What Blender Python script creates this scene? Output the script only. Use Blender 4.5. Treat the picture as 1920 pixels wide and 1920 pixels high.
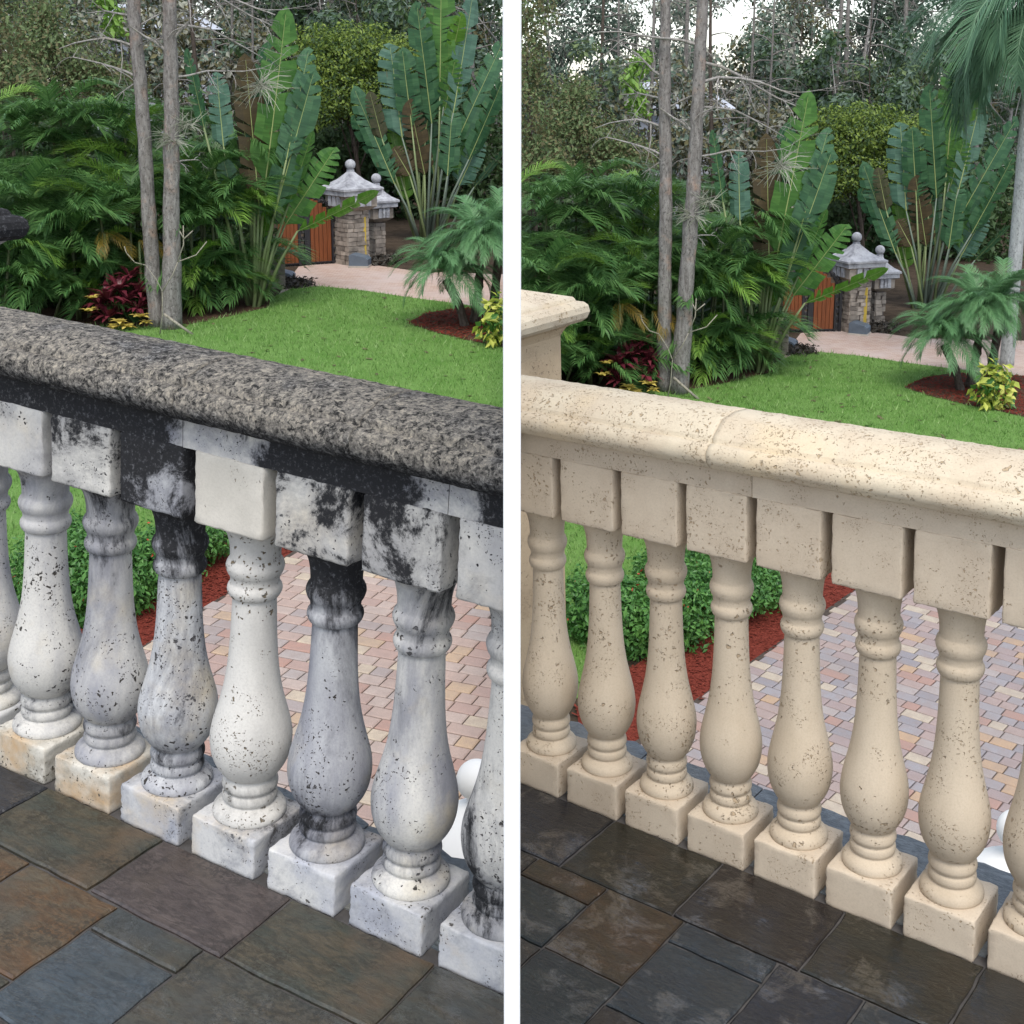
import bpy, bmesh, math, random
import numpy as np
from mathutils import Matrix, Vector
R = math.radians
for o in list(bpy.data.objects):
    bpy.data.objects.remove(o)
SC = bpy.context.scene
COL = SC.collection

# ------------------------------------------------------------------ camera
CAMZ = 4.7
PITCH = 0.18
FPX = 2400.0
cam = bpy.data.cameras.new('camera')
cam.sensor_width = 36.0
cam.lens = 36.0 * FPX / 1920.0
cam.shift_y = -(960 - 586.727) / 1920.0
cam.clip_start = 0.05
cam.clip_end = 2000
camo = bpy.data.objects.new('camera', cam)
camo.location = (0, 0, CAMZ)
camo.rotation_euler = (math.pi / 2 - PITCH, 0, 0)
COL.objects.link(camo)
SC.camera = camo

# ------------------------------------------------------------------ sky, sun, exposure
SUN_EL, SUN_AZ = R(60), R(178)       # azimuth from +Y towards +X
world = bpy.data.worlds.new('World')
SC.world = world
world.use_nodes = True
wn = world.node_tree.nodes
bg = wn['Background']
sky = wn.new('ShaderNodeTexSky')
sky.sky_type = 'NISHITA'
sky.sun_disc = False
sky.sun_elevation = SUN_EL
sky.sun_rotation = SUN_AZ
sky.air_density = 1.0
sky.dust_density = 0.6
sky.ozone_density = 1.0
hs = wn.new('ShaderNodeHueSaturation')
hs.inputs['Saturation'].default_value = 0.52
world.node_tree.links.new(sky.outputs[0], hs.inputs['Color'])
world.node_tree.links.new(hs.outputs[0], bg.inputs[0])
bg.inputs[1].default_value = 0.125
sl = bpy.data.lights.new('sun', 'SUN')
sl.energy = 1.3
sl.angle = R(30)
sl.color = (1.0, 0.95, 0.87)
so = bpy.data.objects.new('sun', sl)
sdir = Vector((math.sin(SUN_AZ) * math.cos(SUN_EL), math.cos(SUN_AZ) * math.cos(SUN_EL), math.sin(SUN_EL)))
so.rotation_euler = sdir.to_track_quat('Z', 'Y').to_euler()
so.location = (0, 0, 30)
COL.objects.link(so)
SC.view_settings.view_transform = 'Standard'
SC.view_settings.look = 'None'
SC.view_settings.gamma = 1.0
SC.view_settings.exposure = 1.2
SC.cycles.max_bounces = 6
SC.cycles.transparent_max_bounces = 4

# ------------------------------------------------------------------ geometry helpers
CY = 586.727
CP, SP = math.cos(PITCH), math.sin(PITCH)
GZ = {0: 0.0, 1: -1.3}


def ray(u, v):
    a, b = (u - 960) / FPX, (CY - v) / FPX
    return Vector((a, CP + SP * b, -SP + CP * b))


def at(u, v, Y):
    d = ray(u, v)
    return Vector((0, 0, CAMZ)) + d * (Y / d.y)


def gnd(i, u, v, z=None):
    d = ray(u, v)
    z = GZ[i] if z is None else z
    return Vector((0, 0, CAMZ)) + d * ((z - CAMZ) / d.z)


def pix(P_):
    d = P_.y * CP - (P_.z - CAMZ) * SP
    return 960 + FPX * P_.x / d, CY - FPX * ((P_.z - CAMZ) * CP + P_.y * SP) / d


def px(i, u, v):
    """garden pixel of the left view -> the same garden point's pixel in view i"""
    if i == 0:
        return u, v
    return 0.96 * (u - 490) + 1434, 0.96 * (v - 450) + 577


def G(i, u, v, z=None):
    a, b = px(i, u, v)
    return gnd(i, a, b, z)


class MB:
    def __init__(s):
        s.v, s.f, s.m = [], [], []

    def add(s, vs, fs, mi=0):
        n = len(s.v)
        s.v += [tuple(x) for x in vs]
        s.f += [tuple(n + k for k in f) for f in fs]
        s.m += [mi] * len(fs)

    def box(s, a, b, mi=0, jit=0, rng=None):
        (x0, y0, z0), (x1, y1, z1) = a, b
        vs = [(x0, y0, z0), (x1, y0, z0), (x1, y1, z0), (x0, y1, z0), (x0, y0, z1), (x1, y0, z1), (x1, y1, z1), (x0, y1, z1)]
        if jit:
            vs = [tuple(c + rng.uniform(-jit, jit) for c in q) for q in vs]
        s.add(vs, [(0, 3, 2, 1), (4, 5, 6, 7), (0, 1, 5, 4), (1, 2, 6, 5), (2, 3, 7, 6), (3, 0, 4, 7)], mi)

    def tube(s, pts, rad, n=6, mi=0, cap=True):
        pts = [Vector(q) for q in pts]
        if not hasattr(rad, '__len__'):
            rad = [rad] * len(pts)
        base = len(s.v)
        ref = Vector((0.13, 0.97, 0.21))
        for k, q in enumerate(pts):
            t = (pts[min(k + 1, len(pts) - 1)] - pts[max(k - 1, 0)])
            if t.length < 1e-9:
                t = Vector((0, 0, 1))
            t.normalize()
            r_ = ref if abs(t.dot(ref)) < .95 else Vector((1, 0, 0))
            a = t.cross(r_).normalized()
            b = t.cross(a)
            for j in range(n):
                w = 2 * math.pi * j / n
                s.v.append(tuple(q + (a * math.cos(w) + b * math.sin(w)) * rad[k]))
        for k in range(len(pts) - 1):
            for j in range(n):
                j2 = (j + 1) % n
                s.f.append((base + k * n + j, base + k * n + j2, base + (k + 1) * n + j2, base + (k + 1) * n + j))
                s.m.append(mi)
        if cap:
            s.f.append(tuple(base + (len(pts) - 1) * n + j for j in range(n)))
            s.m.append(mi)
            s.f.append(tuple(base + n - 1 - j for j in range(n)))
            s.m.append(mi)

    def lathe(s, prof, c=(0, 0), n=40, mi=0, square=False):
        base = len(s.v)
        for (r, z) in prof:
            for j in range(n):
                w = 2 * math.pi * (j + (.5 if n == 4 else 0)) / n
                rr = r * (math.sqrt(2) if n == 4 else 1)
                s.v.append((c[0] + rr * math.cos(w), c[1] + rr * math.sin(w), z))
        for k in range(len(prof) - 1):
            for j in range(n):
                j2 = (j + 1) % n
                s.f.append((base + k * n + j, base + k * n + j2, base + (k + 1) * n + j2, base + (k + 1) * n + j))
                s.m.append(mi)
        s.f.append(tuple(base + (len(prof) - 1) * n + j for j in range(n)))
        s.m.append(mi)
        s.f.append(tuple(base + n - 1 - j for j in range(n)))
        s.m.append(mi)

    def extrude(s, prof, ts, jit=0, rng=None, mi=0):
        """closed profile of (y, z), swept along x at the stations ts"""
        base, n = len(s.v), len(prof)
        for t in ts:
            for (y, z) in prof:
                j = (rng.uniform(-jit, jit), rng.uniform(-jit, jit)) if jit else (0, 0)
                s.v.append((t, y + j[0], z + j[1]))
        for k in range(len(ts) - 1):
            for j in range(n):
                j2 = (j + 1) % n
                s.f.append((base + k * n + j, base + (k + 1) * n + j, base + (k + 1) * n + j2, base + k * n + j2))
                s.m.append(mi)
        s.f.append(tuple(base + j for j in range(n)))
        s.m.append(mi)
        s.f.append(tuple(base + (len(ts) - 1) * n + n - 1 - j for j in range(n)))
        s.m.append(mi)

    def mesh(s, name, mats, smooth=False, fix=True):
        me = bpy.data.meshes.new(name)
        me.from_pydata(s.v, [], s.f)
        for m_ in (mats if isinstance(mats, (list, tuple)) else [mats]):
            me.materials.append(m_)
        if any(s.m):
            me.polygons.foreach_set('material_index', s.m)
        if smooth:
            me.polygons.foreach_set('use_smooth', [True] * len(me.polygons))
        if fix:
            bm = bmesh.new()
            bm.from_mesh(me)
            bmesh.ops.recalc_face_normals(bm, faces=bm.faces)
            bm.to_mesh(me)
            bm.free()
        me.update()
        return me


def link(name, me, parent=None, mat=None, **props):
    o = bpy.data.objects.new(name, me)
    if parent is not None:
        o.parent = parent
    if mat is not None:
        o.matrix_basis = mat
    for k, v in props.items():
        o[k] = v
    COL.objects.link(o)
    return o


def empty(name, mat, label, cat, group=None):
    o = bpy.data.objects.new(name, None)
    o.empty_display_size = .1
    o.matrix_basis = mat
    o['label'] = label
    o['category'] = cat
    if group:
        o['group'] = group
    COL.objects.link(o)
    return o


def bevel(me, w, seg=2, angle=35):
    bm = bmesh.new()
    bm.from_mesh(me)
    ed = [e for e in bm.edges if len(e.link_faces) == 2 and e.calc_face_angle(0) > R(angle)]
    bmesh.ops.bevel(bm, geom=ed, offset=w, segments=seg, affect='EDGES', profile=.6)
    bm.to_mesh(me)
    bm.free()
    return me


CLIP = []       # (object, side): plants that lean against the dividing fence are cut back to their own side

# ------------------------------------------------------------------ material helpers


class MT:
    def __init__(s, name, rough=.8, spec=.3):
        s.mat = bpy.data.materials.new(name)
        s.mat.use_nodes = True
        s.t = s.mat.node_tree
        s.n = s.t.nodes
        s.b = s.n['Principled BSDF']
        s.b.inputs['Roughness'].default_value = rough
        s.b.inputs['Specular IOR Level'].default_value = spec
        s._co = None

    def L(s, a, b):
        s.t.links.new(a, b)

    def coord(s, kind='Object', rand=False, scale=None):
        tc = s.n.new('ShaderNodeTexCoord')
        out = tc.outputs[kind]
        if rand:
            oi = s.n.new('ShaderNodeObjectInfo')
            mu = s.n.new('ShaderNodeMath')
            mu.operation = 'MULTIPLY'
            mu.inputs[1].default_value = 53.0
            s.L(oi.outputs['Random'], mu.inputs[0])
            va = s.n.new('ShaderNodeVectorMath')
            va.operation = 'ADD'
            s.L(out, va.inputs[0])
            s.L(mu.outputs[0], va.inputs[1])
            out = va.outputs[0]
        if scale:
            mp = s.n.new('ShaderNodeMapping')
            mp.inputs['Scale'].default_value = scale
            s.L(out, mp.inputs[0])
            out = mp.outputs[0]
        return out

    def noise(s, co, scale, detail=4, rough=.6, dist=0):
        n = s.n.new('ShaderNodeTexNoise')
        n.inputs['Scale'].default_value = scale
        n.inputs['Detail'].default_value = detail
        n.inputs['Roughness'].default_value = rough
        n.inputs['Distortion'].default_value = dist
        s.L(co, n.inputs['Vector'])
        return n.outputs['Fac']

    def vor(s, co, scale, feature='F1', out='Distance'):
        n = s.n.new('ShaderNodeTexVoronoi')
        n.feature = feature
        n.inputs['Scale'].default_value = scale
        s.L(co, n.inputs['Vector'])
        return n.outputs[out]

    def ramp(s, fac, stops, inter='LINEAR'):
        n = s.n.new('ShaderNodeValToRGB')
        cr = n.color_ramp
        cr.interpolation = inter
        while len(cr.elements) < len(stops):
            cr.elements.new(.5)
        for e, (p_, c) in zip(cr.elements, stops):
            e.position = p_
            e.color = (c if isinstance(c, tuple) else (c, c, c)) + (1,)
        s.L(fac, n.inputs[0])
        return n.outputs[0]

    def mix(s, fac, a, b, mode='MIX'):
        n = s.n.new('ShaderNodeMix')
        n.data_type = 'RGBA'
        n.blend_type = mode
        for sock, val in ((n.inputs[0], fac), (n.inputs[6], a), (n.inputs[7], b)):
            if isinstance(val, (int, float)):
                sock.default_value = val
            elif isinstance(val, tuple):
                sock.default_value = val + (1,)
            else:
                s.L(val, sock)
        return n.outputs[2]

    def math(s, op, a, b=None):
        n = s.n.new('ShaderNodeMath')
        n.operation = op
        for k, val in enumerate((a, b)):
            if val is None:
                continue
            if isinstance(val, (int, float)):
                n.inputs[k].default_value = val
            else:
                s.L(val, n.inputs[k])
        return n.outputs[0]

    def rand(s):
        return s.n.new('ShaderNodeObjectInfo').outputs['Random']

    def z(s, kind='Object'):
        tc = s.n.new('ShaderNodeTexCoord')
        sp = s.n.new('ShaderNodeSeparateXYZ')
        s.L(tc.outputs[kind], sp.inputs[0])
        return sp.outputs[2]

    def color(s, c):
        if isinstance(c, tuple):
            s.b.inputs['Base Color'].default_value = c + (1,)
        else:
            s.L(c, s.b.inputs['Base Color'])

    def rough(s, c):
        s.L(c, s.b.inputs['Roughness'])

    def bump(s, h, strength=.4, dist=.01):
        n = s.n.new('ShaderNodeBump')
        n.inputs['Strength'].default_value = strength
        n.inputs['Distance'].default_value = dist
        s.L(h, n.inputs['Height'])
        s.L(n.outputs[0], s.b.inputs['Normal'])


M = {}


def plain(name, col, rough=.7, spec=.3, var=.25, scale=8, bump=0):
    m = MT(name, rough, spec)
    co = m.coord('Object', True)
    n = m.noise(co, scale, 4)
    lo = tuple(c * (1 - var) for c in col)
    hi = tuple(min(1, c * (1 + var)) for c in col)
    m.color(m.ramp(n, [(.3, lo), (.7, hi)]))
    if bump:
        m.bump(n, bump, .01)
    M[name] = m.mat
    return m.mat


def stone(name, light, mid, dark, amount=.5, pitcol=None, big=.3, stain=None, patch_sc=7.0, runs=False, warm=None, high=None, low=None, xmask=None, bump=.5, tone=(.42, .62), grit=0.0):
    """cast coquina stone: shell pits of mixed size in drifts, grey toning, and algae patches where 'stain' = (from, to) of the noise"""
    m = MT(name, .92, .2)
    joined = xmask is not None
    light, mid = tuple(c * .86 for c in light), tuple(c * .86 for c in mid)
    co = m.coord('Object', not joined)
    cs = m.coord('Object', True, (1, 1, .3)) if runs else co
    base = m.mix(m.ramp(m.noise(cs, 7, 6, .62), [(tone[0], 0.0), (tone[1], 1.0)]), light, mid)
    if warm:
        base = m.mix(m.ramp(m.noise(co, 5.3, 5), [(.54, 0.0), (.70, .8)]), base, warm)
    base = m.mix(m.ramp(m.rand(), [(0.0, 0.0), (1.0, .28)]), base, tuple(c * .78 for c in mid))
    fine = m.noise(co, 260, 3, .7)
    base = m.mix(m.ramp(fine, [(.32, .22), (.55, 0.0)]), base, tuple(c * .6 for c in mid))
    # ragged coordinates for the pits
    nz = m.n.new('ShaderNodeTexNoise')
    nz.inputs['Scale'].default_value = 90
    nz.inputs['Detail'].default_value = 3
    m.L(co, nz.inputs['Vector'])
    vs = m.n.new('ShaderNodeVectorMath')
    vs.operation = 'MULTIPLY_ADD'
    m.L(nz.outputs['Color'], vs.inputs[0])
    vs.inputs[1].default_value = (.019, .019, .019)
    m.L(co, vs.inputs[2])
    pits = None
    for sc_, lo, hi, am in ((62, .04, .30, big), (125, .05, .34, amount), (240, .08, .36, amount)):
        vo = m.n.new('ShaderNodeTexVoronoi')
        vo.inputs['Scale'].default_value = sc_
        m.L(vs.outputs[0], vo.inputs['Vector'])
        sp = m.n.new('ShaderNodeSeparateColor')
        m.L(vo.outputs['Color'], sp.inputs[0])
        drift = m.noise(co, 9 if sc_ < 200 else 14, 4, .6)
        have = m.ramp(drift, [(.66 - .26 * am, 0.0), (.75 - .26 * am, 1.0)])
        rad = m.math('MULTIPLY', m.math('MULTIPLY', m.math('POWER', sp.outputs[0], 1.4), hi * 1.25), have)
        p_ = m.ramp(m.math('SUBTRACT', rad, vo.outputs['Distance']), [(0.0, 0.0), (.10, 1.0)])
        pits = p_ if pits is None else m.math('MAXIMUM', pits, p_)
    base = m.mix(pits, base, pitcol or tuple(c * .45 for c in mid))
    hgt = m.math('SUBTRACT', m.math('MULTIPLY', fine, .10), pits)
    if stain:
        pn = m.noise(cs, patch_sc, 8, .74, .35)
        if high:
            pn = m.math('ADD', pn, m.math('MULTIPLY', m.ramp(m.z(), [(high[0], 0.0), (high[1], 1.0)]), high[2]))
        if low:
            pn = m.math('ADD', pn, m.math('MULTIPLY', m.ramp(m.z(), [(low[0], 0.0), ((low[0] + low[1]) / 2, 1.0), (low[1], 0.0)]), low[2]))
        if xmask:
            sx = m.n.new('ShaderNodeSeparateXYZ')
            m.L(m.coord('Object'), sx.inputs[0])
            xx = m.math('ADD', sx.outputs[0], m.math('MULTIPLY', m.math('SUBTRACT', m.noise(m.coord('Object'), 14, 6, .7), .5), .12))
            mk_ = m.ramp(m.math('MULTIPLY', m.math('ADD', xx, 1.0), .5), [((x_ + 1) / 2, v_) for x_, v_ in xmask])
            pn = m.math('ADD', pn, m.math('SUBTRACT', m.math('MULTIPLY', mk_, .34), .15))
        pm = m.ramp(pn, [(stain[0], 0.0), (stain[1], 1.0)])
        grain = m.ramp(m.noise(co, 110, 6, .8), [(.30, .35), (.46, 1.0)])
        pm = m.math('MULTIPLY', pm, grain)
        halo = m.ramp(pn, [(stain[0] - .12, 0.0), (stain[0] + .03, .7)])
        base = m.mix(halo, base, tuple(c * .5 for c in mid))
        base = m.mix(pm, base, dark)
    if grit:
        g_ = m.noise(co, 150, 5, .8)
        base = m.mix(m.ramp(g_, [(.36, grit), (.52, 0.0)]), base, dark)
    m.color(base)
    m.bump(hgt, bump, .006)
    M[name] = m.mat
    return m.mat


# stained coquina (left)
DK = (.022, .022, .024)
SL, SM = (.73, .70, .64), (.47, .46, .46)
BW = (.62, .55, .44)
stone('stained_block', SL, SM, DK, .72, DK, .5, stain=(.60, .65), patch_sc=8, warm=BW)
stone('stained_block_right', SL, SM, DK, .88, DK, .6, stain=(.545, .60), patch_sc=7, warm=BW, high=(.62, .74, .10))
stone('stained_block_heavy', (.60, .60, .60), (.34, .34, .38), DK, .85, DK, .5, stain=(.49, .56), patch_sc=8, high=(.57, .73, .20))
stone('stained_block_clean', (.74, .69, .61), (.62, .58, .51), DK, .42, (.25, .22, .18), .3)
stone('stained_shaft', SL, (.34, .34, .37), DK, .68, (.05, .045, .04), .68, stain=(.62, .70), patch_sc=9, runs=True, warm=(.52, .45, .33), high=(.44, .62, .14), low=(.07, .18, .12), bump=.8)
stone('stained_shaft_dark', (.60, .60, .60), (.28, .28, .32), DK, .72, (.04, .035, .03), .70, stain=(.59, .68), patch_sc=9, runs=True, warm=(.48, .41, .30), high=(.38, .60, .34), low=(.07, .18, .15), bump=.8)
stone('stained_shaft_clean', (.74, .71, .66), (.54, .52, .49), DK, .66, (.16, .13, .09), .68, stain=(.68, .78), patch_sc=9, runs=True, low=(.06, .17, .18), bump=.8)
stone('stained_plinth', (.72, .70, .66), (.46, .47, .52), (.05, .045, .04), .72, (.07, .06, .045), .5, stain=(.60, .68), patch_sc=9, warm=(.56, .43, .25))
stone('stained_plinth_rusty', (.72, .68, .60), (.52, .47, .38), (.05, .04, .03), .72, (.07, .06, .045), .5, stain=(.60, .68), patch_sc=9, warm=(.46, .24, .06))
stone('stained_frieze', SL, (.34, .34, .38), DK, .75, DK, .4, stain=(.46, .55), patch_sc=9, xmask=[(-.9, .85), (.36, .9), (.41, .22), (.55, .10), (.60, .95), (.84, .98), (.89, .15), (.96, .10), (1.0, .9)])
m = MT('stained_coping', .95, .15)
co = m.coord('Object', True)
big = m.noise(co, 6, 6, .65)
gr = m.noise(co, 80, 8, .82, .3)
nz = m.n.new('ShaderNodeTexNoise')
nz.inputs['Scale'].default_value = 120
nz.inputs['Detail'].default_value = 4
m.L(co, nz.inputs['Vector'])
vs = m.n.new('ShaderNodeVectorMath')
vs.operation = 'MULTIPLY_ADD'
m.L(nz.outputs['Color'], vs.inputs[0])
vs.inputs[1].default_value = (.012, .012, .012)
m.L(co, vs.inputs[2])
cells = []
for sc_ in (125, 270):
    vo = m.n.new('ShaderNodeTexVoronoi')
    vo.inputs['Scale'].default_value = sc_
    m.L(vs.outputs[0], vo.inputs['Vector'])
    sp = m.n.new('ShaderNodeSeparateColor')
    m.L(vo.outputs['Color'], sp.inputs[0])
    cells.append(sp.outputs[0])
g3 = m.math('ADD', m.math('MULTIPLY', gr, .9), m.math('ADD', m.math('MULTIPLY', cells[0], .15), m.math('MULTIPLY', cells[1], .19)))
c0 = m.ramp(g3, [(.46, (.03, .029, .028)), (.54, (.13, .122, .11)), (.62, (.26, .237, .207)), (.71, (.38, .345, .29)), (.80, (.56, .49, .39))])
c1 = m.ramp(g3, [(.50, (.016, .016, .018)), (.64, (.09, .09, .095)), (.80, (.36, .36, .36))])
cc = m.mix(m.ramp(big, [(.50, 0.0), (.66, .8)]), c0, c1)
zf = m.ramp(m.math('ADD', m.z(), m.math('MULTIPLY', m.math('SUBTRACT', m.noise(co, 25, 5), .5), .03)), [(.786, 1.0), (.818, 0.0)])      # algae along the moulding
cc = m.mix(m.math('MULTIPLY', zf, .9), cc, c1)
zd = m.ramp(m.math('ADD', m.z(), m.math('MULTIPLY', m.math('SUBTRACT', gr, .5), .03)), [(.778, 1.0), (.798, 0.0)])
cc = m.mix(m.math('MULTIPLY', zd, .85), cc, DK)
m.color(cc)
m.bump(g3, 1.0, .010)
M['stained_coping'] = m.mat
# cleaned coquina (right)
CL, CM, CD = (.71, .60, .465), (.61, .50, .38), (.20, .145, .09)
PC = (.385, .295, .20)
stone('clean_block', CL, CM, CD, .72, PC, .42, tone=(.40, .66), bump=.7)
stone('clean_shaft', (.68, .57, .435), (.59, .485, .36), CD, .66, PC, .66, runs=True, bump=.9)
stone('clean_coping', (.76, .66, .50), (.68, .565, .42), CD, .98, (.43, .33, .215), .8, warm=(.68, .55, .37), bump=.8)
stone('clean_pier', (.62, .48, .32), (.54, .41, .27), CD, .8, PC, .4, bump=.8)
stone('weathered_white', (.58, .59, .61), (.40, .40, .43), (.12, .12, .13), .4, stain=(.58, .72), patch_sc=3)
plain('white_paint', (.86, .86, .86), .5, .3, .02, 3)
plain('white_finial', (.74, .73, .70), .6, .3, .04, 3)
plain('grout', (.075, .07, .068), .9, .2, .3, 30, .3)


def slate(name, c1, c2, c3, wet, rmin, spots=.5):
    m = MT(name, .5, .5)
    kf = .50 if rmin < .08 and wet > .44 and name.startswith('wet') else .86
    c1, c2, c3 = (tuple(x * kf for x in c_) for c_ in (c1, c2, c3))
    co = m.coord('Object', True)
    lay = m.coord('Object', True, (1, 2.6, 1))
    n1 = m.noise(lay, 9, 6, .65, .6)
    n2 = m.noise(co, 4.5, 4)
    n3 = m.noise(co, 120, 4, .7)
    c = m.mix(m.ramp(n1, [(.40, 0.0), (.58, 1.0)]), c1, c2)
    c = m.mix(m.ramp(m.noise(lay, 30, 7, .75, 1.2), [(.40, .65), (.56, 0.0)]), c, tuple(x * .38 for x in c2))
    c = m.mix(m.ramp(n2, [(.50, 0.0), (.66, .85)]), c, c3)
    gritty = m.math('MULTIPLY', m.ramp(m.noise(co, 10, 3), [(.45, 0.0), (.6, 1.0)]), m.ramp(n3, [(.47, 0.0), (.54, spots)]))
    c = m.mix(gritty, c, tuple(x * .35 for x in c1))
    m.color(c)
    ripple = m.noise(lay, 26, 5, .7, .8)
    wn_ = m.noise(co, 9, 8, .7, .5)
    m.rough(m.ramp(wn_, [(wet - .10, rmin + .06), (wet + .12, .22 if rmin < .08 else .5)]))
    wetf = 1.0 if name.startswith('wet') else .55
    brk = m.ramp(m.noise(lay, 60, 6, .75, 1.2), [(.40, .25), (.48, 1.0)])
    m.L(m.math('MULTIPLY', m.ramp(wn_, [(wet - .09, wetf), (wet - .01, .16 * wetf)]), brk), m.b.inputs['Coat Weight'])
    m.b.inputs['Coat Roughness'].default_value = .045
    m.b.inputs['Coat IOR'].default_value = 2.15
    h = m.math('ADD', m.math('MULTIPLY', ripple, .6), m.math('MULTIPLY', n1, .8))
    m.bump(h, .6, .008)
    cb = m.n.new('ShaderNodeBump')
    cb.inputs['Strength'].default_value = .30
    cb.inputs['Distance'].default_value = .006
    m.L(h, cb.inputs['Height'])
    m.L(cb.outputs[0], m.b.inputs['Coat Normal'])
    M[name] = m.mat


slate('slate_olive', (.088, .072, .046), (.055, .060, .046), (.11, .07, .038), .40, .3, .8)
slate('slate_purple', (.10, .078, .070), (.075, .058, .054), (.09, .068, .052), .35, .35, .9)
slate('slate_rust', (.105, .082, .05), (.125, .068, .03), (.075, .072, .056), .42, .25, .8)
slate('slate_blue', (.068, .084, .092), (.052, .068, .08), (.08, .08, .072), .56, .06, .5)
slate('slate_grey', (.066, .069, .058), (.078, .066, .046), (.05, .058, .06), .50, .10, .6)
slate('slate_charcoal', (.022, .024, .03), (.04, .042, .048), (.03, .03, .035), .45, .15)
slate('wet_navy', (.018, .022, .035), (.028, .032, .042), (.03, .028, .025), .50, .06)
slate('wet_olive', (.035, .03, .017), (.022, .026, .02), (.045, .03, .015), .48, .05)
slate('wet_plum', (.028, .021, .02), (.02, .017, .018), (.035, .028, .02), .50, .05)
slate('wet_teal', (.022, .034, .034), (.018, .026, .03), (.03, .04, .045), .48, .06)
slate('wet_rust', (.085, .045, .017), (.06, .04, .017), (.035, .035, .02), .50, .05)
slate('wet_blue', (.035, .05, .06), (.028, .038, .048), (.04, .045, .045), .48, .05)
slate('wet_grey', (.04, .038, .032), (.055, .042, .028), (.03, .034, .035), .50, .05)
slate('ledge_slate', (.20, .23, .25), (.13, .155, .175), (.24, .24, .22), .40, .3)


def leafm(name, c1, c2, rough=.45, trans=.25, scale=1.2, spec=.35):
    m = MT(name, rough, spec)
    co = m.coord('Object', True)
    n = m.noise(co, scale, 4)
    g = m.n.new('ShaderNodeNewGeometry')
    if name == 'grass_blade':
        n = m.math('ADD', m.math('MULTIPLY', n, .6), m.math('MULTIPLY', m.noise(co, 5.0, 4, .7), .4))
    rp = m.math('ADD', m.math('MULTIPLY', n, .55), m.math('MULTIPLY', g.outputs['Random Per Island'], .45))
    c = m.ramp(rp, [(.25, c1), (.75, c2)])
    m.color(c)
    if name.startswith('paddle'):
        vn = m.noise(m.coord('Object', True, (34, .6, .6)), 1.6, 4, .6)
        c = m.mix(m.ramp(vn, [(.40, .45), (.58, 0.0)]), c, tuple(x * .55 for x in c1))
        ed = m.noise(m.coord('Object', True, (7, 4, 4)), 1.3, 5, .7)
        c = m.mix(m.ramp(ed, [(.62, 0.0), (.70, .7)]), c, (.13, .10, .04))
        m.color(c)
    if trans:
        ts = m.n.new('ShaderNodeBsdfTranslucent')
        m.L(c, ts.inputs[0])
        ms = m.n.new('ShaderNodeMixShader')
        ms.inputs[0].default_value = trans
        m.L(m.b.outputs[0], ms.inputs[1])
        m.L(ts.outputs[0], ms.inputs[2])
        m.L(ms.outputs[0], m.n['Material Output'].inputs[0])
    M[name] = m.mat


leafm('areca_leaf', (.045, .125, .035), (.15, .29, .085), .36, .3, 1.2, .45)
leafm('areca_light', (.11, .23, .03), (.22, .36, .07))
leafm('areca_yellow', (.15, .13, .03), (.34, .22, .03))
leafm('paddle_green', (.065, .17, .04), (.13, .28, .065), .38, .3, 2.0)
leafm('paddle_dark', (.034, .10, .045), (.075, .175, .075), .35, .25, 2.0)
leafm('paddle_teal', (.055, .13, .085), (.105, .20, .135), .35, .2, 2.0)
leafm('paddle_bright', (.10, .23, .028), (.15, .30, .05), .4, .35, 2.0)
leafm('paddle_brown', (.055, .040, .018), (.085, .06, .025), .7, .1, 2.0)
leafm('paddle_olive', (.045, .05, .02), (.07, .065, .03), .6, .15, 2.0)
leafm('midrib', (.24, .30, .10), (.32, .36, .14), .5, .0)
leafm('petiole', (.11, .16, .07), (.22, .26, .11), .5, .0, 3)
leafm('petiole_grey', (.10, .14, .11), (.16, .19, .14), .5, .0, 3)
leafm('areca_cane', (.04, .05, .025), (.09, .11, .04), .6, 0, 3)
leafm('date_frond', (.075, .19, .07), (.17, .33, .14), .45, .25)
leafm('royal_frond', (.07, .16, .09), (.15, .27, .15), .45, .25)
leafm('hedge_leaf', (.04, .13, .03), (.12, .28, .06), .4, .25, 3)
leafm('lime_tree_leaf', (.09, .15, .025), (.26, .34, .06), .5, .3, .5)
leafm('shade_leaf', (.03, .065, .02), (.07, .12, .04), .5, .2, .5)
leafm('olive_leaf', (.085, .13, .05), (.18, .24, .095), .6, .25, .6)
leafm('brown_leaf', (.085, .08, .035), (.17, .155, .07), .7, .2, .8)
leafm('hazed_pine_leaf', (.075, .12, .085), (.17, .23, .17), .6, .2, .3)  # distance haze is lightened and greyed into this leaf colour
leafm('wine_leaf', (.085, .014, .022), (.19, .035, .05), .35, .2, 3)
leafm('yellow_leaf', (.48, .38, .06), (.66, .52, .14), .45, .3, 3)
leafm('cream_leaf', (.34, .42, .06), (.62, .62, .14), .45, .3, 3)
leafm('ground_leaf', (.03, .028, .022), (.07, .055, .04), .5, .1, 3)
leafm('red_flower', (.5, .04, .03), (.6, .08, .05), .5, .2, 3)
leafm('moss', (.26, .27, .21), (.42, .42, .34), .8, .2, 3)
leafm('grass_blade', (.09, .21, .035), (.32, .46, .16), .5, .35, .8)

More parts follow.
